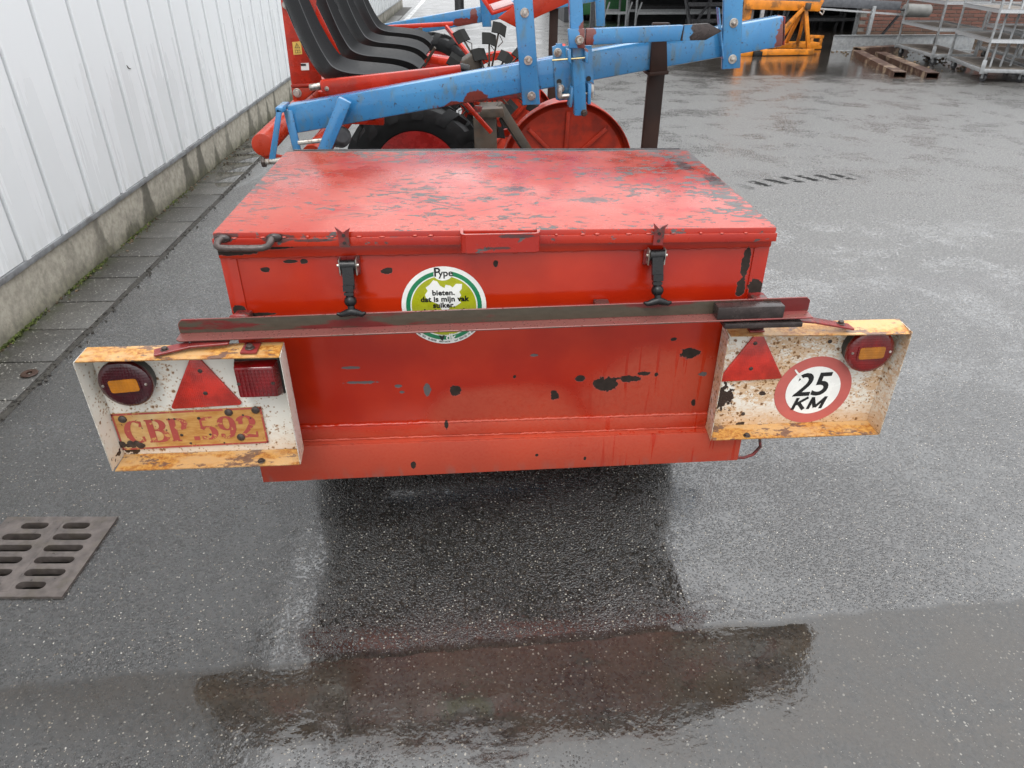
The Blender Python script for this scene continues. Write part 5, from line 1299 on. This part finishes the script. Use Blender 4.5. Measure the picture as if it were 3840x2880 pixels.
# plant trolleys
def trolley(A, ang, W_, D_, lab, extra=0, shelves=(0.50, 0.85)):
    """A: front left corner; ang: turn about Z; W_ across the front, D_ deep"""
    t = thing('plant_trolley', lab, 'trolley', (A[0], A[1], 0), 'galvanised plant trolleys by the brick wall')
    T = Matrix.Translation((A[0], A[1], 0)) @ Matrix.Rotation(ang, 4, 'Z')
    zb = 0.125
    m = MB()
    for a, b in (((0, 0), (W_, 0)), ((0, D_), (W_, D_)), ((0, 0), (0, D_)), ((W_, 0), (W_, D_))):
        m.bar(Vector((a[0], a[1], zb + .02)), Vector((b[0], b[1], zb + .02)), .04, .045)
    m.xform(T).build('base_frame', M['galv'], t, bevel=.003)
    nb = 7
    for k in range(nb):
        y0 = .025 + (D_ - .05) * k / nb
        MB().box(.022, W_ - .022, y0, y0 + (D_ - .05) / nb - .012, zb + .03, zb + .046, T).build('base_board', M['wood_grey'], t)
    for px in (0.0, W_):
        for py in (0.0, D_):
            s0 = .11
            MB().bar(Vector((px, py, zb + .043)), Vector((px, py, 2.0)), .028, .028).xform(T).build('post', M['galv'], t, bevel=.004)
            MB().bar(Vector((px, py - .0195 if py < .1 else py + .0195, zb - .02)), Vector((px, py - .0195 if py < .1 else py + .0195, zb + .15)), .055, .008, up=(0, 1, 0)).xform(T).build('post_socket', M['galv'], t, bevel=.002)
            qx, qy = (px + (.07 if px < .1 else -.07)), (py + (.07 if py < .1 else -.07))
            c = T @ Vector((qx, qy, 0))
            cw_ = MB().lathe([(.02, -.015), (.046, -.016), (.05, -.010), (.05, .010), (.046, .016), (.02, .015)], (c.x, c.y, .05), (math.cos(ang + .5), math.sin(ang + .5), 0), 20, True).build('caster', M['dark_steel'], t, smooth=40)
            MB().box(qx - .03, qx + .03, qy - .03, qy + .03, .098, zb - .003, T).build('caster_fork', M['galv'], t, bevel=.004)
            fk = MB()
            for sg in (-1, 1): fk.bar((c.x + sg * .022 * math.cos(ang + .5), c.y + sg * .022 * math.sin(ang + .5), .04), (c.x + sg * .022 * math.cos(ang + .5), c.y + sg * .022 * math.sin(ang + .5), .10), .035, .004, up=(math.cos(ang + .5), math.sin(ang + .5), 0))
            fk.build('caster_fork', M['galv'], t)
    for z in shelves:
        sh_ = MB().box(.016, W_ - .016, .018, D_ - .018, z, z + .012, T).build('shelf', M['wood_grey'], t)
        for a, b in (((.0, -.016), (W_, -.016)), ((.0, D_ + .016), (W_, D_ + .016)), ((-.016, .0), (-.016, D_)), ((W_ + .016, .0), (W_ + .016, D_))):
            MB().bar(Vector((a[0], a[1], z + .004)), Vector((b[0], b[1], z + .004)), .006, .042).xform(T).build('shelf_rim', M['galv_bright'], sh_)
            MB().bar(Vector((a[0], a[1], z + .030)), Vector((b[0], b[1], z + .030)), .012, .007).xform(T).build('shelf_rim', M['galv'], sh_)
    for k in range(extra):
        x0 = .13 + .16 * k; y0 = .12 + .1 * (k % 3)
        MB().bar(Vector((x0, y0, zb + .046)), Vector((x0 + .10 + .05 * k, y0 + .25, 1.35)), .025, .025).xform(T).build('loose_post', M['galv'], t, bevel=.003)
    return t
trolley((6.94, 10.00), R(-15.5), 0.60, 1.42, 'galvanised trolley standing nearest the camera among the metal trolleys', 3)
trolley((7.22, 11.66), R(-9), 0.62, 1.50, 'galvanised trolley behind the nearest one, beside the rusty beams', 0, (0.50, 0.86))
trolley((7.63, 9.80), R(-17), 0.60, 1.42, 'galvanised trolley cut off by the right picture edge', 2, (0.52, 0.88))
trolley((8.35, 11.3), R(-12), 0.60, 1.42, 'galvanised trolley against the brick wall, behind all the others', 1, (0.48, 0.80))

# conveyor
M['blue_grey'] = simple('grey_enamel', (0.10, 0.105, 0.115), 0.5, 0.1, 0.2, 20)
cv = thing('conveyor', 'grey belt conveyor with a drum end under the shed front', 'conveyor', (7.2, 14.1, 0))
MB().bar((4.9, 14.0, 0.83), (7.82, 14.0, 0.70), .03, .14).build('side_rail', M['blue_grey'], cv, bevel=.004)
MB().bar((4.9, 14.5, 0.83), (8.0, 14.5, 0.69), .03, .12).build('side_rail', M['galv'], cv, bevel=.004)
MB().bar((4.9, 14.25, 0.80), (7.85, 14.25, 0.665), .46, .02).build('belt', M['belt'], cv)
MB().bar((5.6, 14.0, 0.71), (7.9, 14.0, 0.56), .03, .03).build('lower_rail', M['galv_bright'], cv)
MB().cyl((7.83, 14.25 - .42, 0.645), (8.30, 14.25 - .36, 0.625), .105, n=28).build('drum', M['belt'], cv, bevel=.008)
MB().cyl((7.75, 13.83, 0.65), (8.36, 13.89, 0.622), .02, n=10).build('drum_axle', M['dark_steel'], cv)
for x, y in ((7.33, 13.98), (7.33, 14.5), (5.3, 13.98), (5.3, 14.5)): MB().box(x - .03, x + .03, y - .03, y + .03, 0, .70).build('leg', M['galv'], cv, bevel=.004)
MB().bar((7.60, 14.2, 0.05), (7.95, 14.2, 0.55), .03, .04).build('brace', M['dark_steel'], cv)

# steel tables under the shed front
def table(x0, y0, w, d, z, lab, mat):
    t = thing('steel_table', lab, 'table', (x0 + w / 2, y0 + d / 2, 0), 'steel tables in the shed')
    MB().box(x0, x0 + w, y0, y0 + d, z, z + .04).build('table_top', mat, t)
    for x in (x0 + .03, x0 + w - .03):
        for y in (y0 + .03, y0 + d - .03):
            MB().cyl((x, y, 0), (x, y, z), .03, n=10).build('leg', mat, t)
    for y in (y0 + .03, y0 + d - .03): MB().bar((x0 + .03, y, .26), (x0 + w - .03, y, .26), .04, .06).build('rail', mat, t)
    for x in (x0 + .03, x0 + w - .03): MB().bar((x, y0 + .03, .13), (x + .12 * (1 if x < x0 + 1 else -1), y0 + .03, .5), .035, .035).build('brace', mat, t)
table(3.42, 19.6, 0.62, 1.0, .75, 'narrow pale steel table at the left end of the shed', M['galv'])
table(4.20, 19.5, 2.6, 1.0, .75, 'long pale steel table in the middle of the shed', M['galv'])
table(4.4, 21.6, 3.2, 0.9, .55, 'low grey steel table deep in the shed', M['dark_steel'])
table(7.0, 17.2, 1.8, 0.8, .60, 'grey steel table behind the conveyor', M['dark_steel'])
gm = MB().box(3.1, 4.3, 21.0, 22.2, 0.12, 0.55); gm.box(3.3, 4.1, 21.2, 22.0, 0.55, 0.8)
go = thing('green_machine', 'low green machine half hidden in the dark shed', 'machine', (3.7, 21.6, 0))
gm.build('hood', M['green'], go, bevel=.05)
for x in (3.25, 4.15):
    for y in (21.15, 22.05): MB().cyl((x - .05, y, .14), (x + .05, y, .14), .14, n=18).build('wheel', M['tyre'], go, bevel=.02)
mc = thing('stacked_frames', 'dark steel frames stacked inside the shed', 'frame', (6.6, 18.2, 0))
for k in range(9):
    x = 5.2 + .45 * k
    MB().bar((x, 18.0 + .2 * (k % 3), 0.0), (x + .25 * ((k % 3) - 1), 18.3, 1.1), .06, .06).build('frame_post', M['dark_steel'], mc)
for z in (.18, .52): MB().bar((5.1, 18.15, z), (9.0, 18.3, z), .05, .08).build('frame_rail', M['dark_steel'], mc)
for k in range(4): MB().bar((5.3 + k * .9, 18.1, .1), (5.8 + k * .9, 18.2, .85), .04, .05).build('frame_brace', M['dark_steel'], mc)
pole = MB().cyl((-0.15, 24.0, 0), (-0.15, 24.0, 3), .14, n=16); pole.cyl((-0.15, 24, 0), (-0.15, 24, .05), .2, n=16)
tag(pole.build('post', M['dark_steel'], org=(-0.15, 24, 0)), 'dark post far back on the bright wet yard', 'post')
# small litter on the yard by the beams
lb = MB()
for k in range(160):
    x, y = rnd.uniform(6.5, 8.2), rnd.uniform(11.0, 13.6); s = rnd.uniform(.006, .022)
    lb.box(-s, s, -s * .7, s * .7, -s * .3, s * .3, Matrix.Translation((x, y, s * .35)) @ Euler((rnd.uniform(-.4, .4), rnd.uniform(-.4, .4), rnd.uniform(0, 3))).to_matrix().to_4x4())
tag(lb.build('litter', M['debris']), 'brown leaf litter and crumbs around the rusty beams', 'litter', kind='stuff')
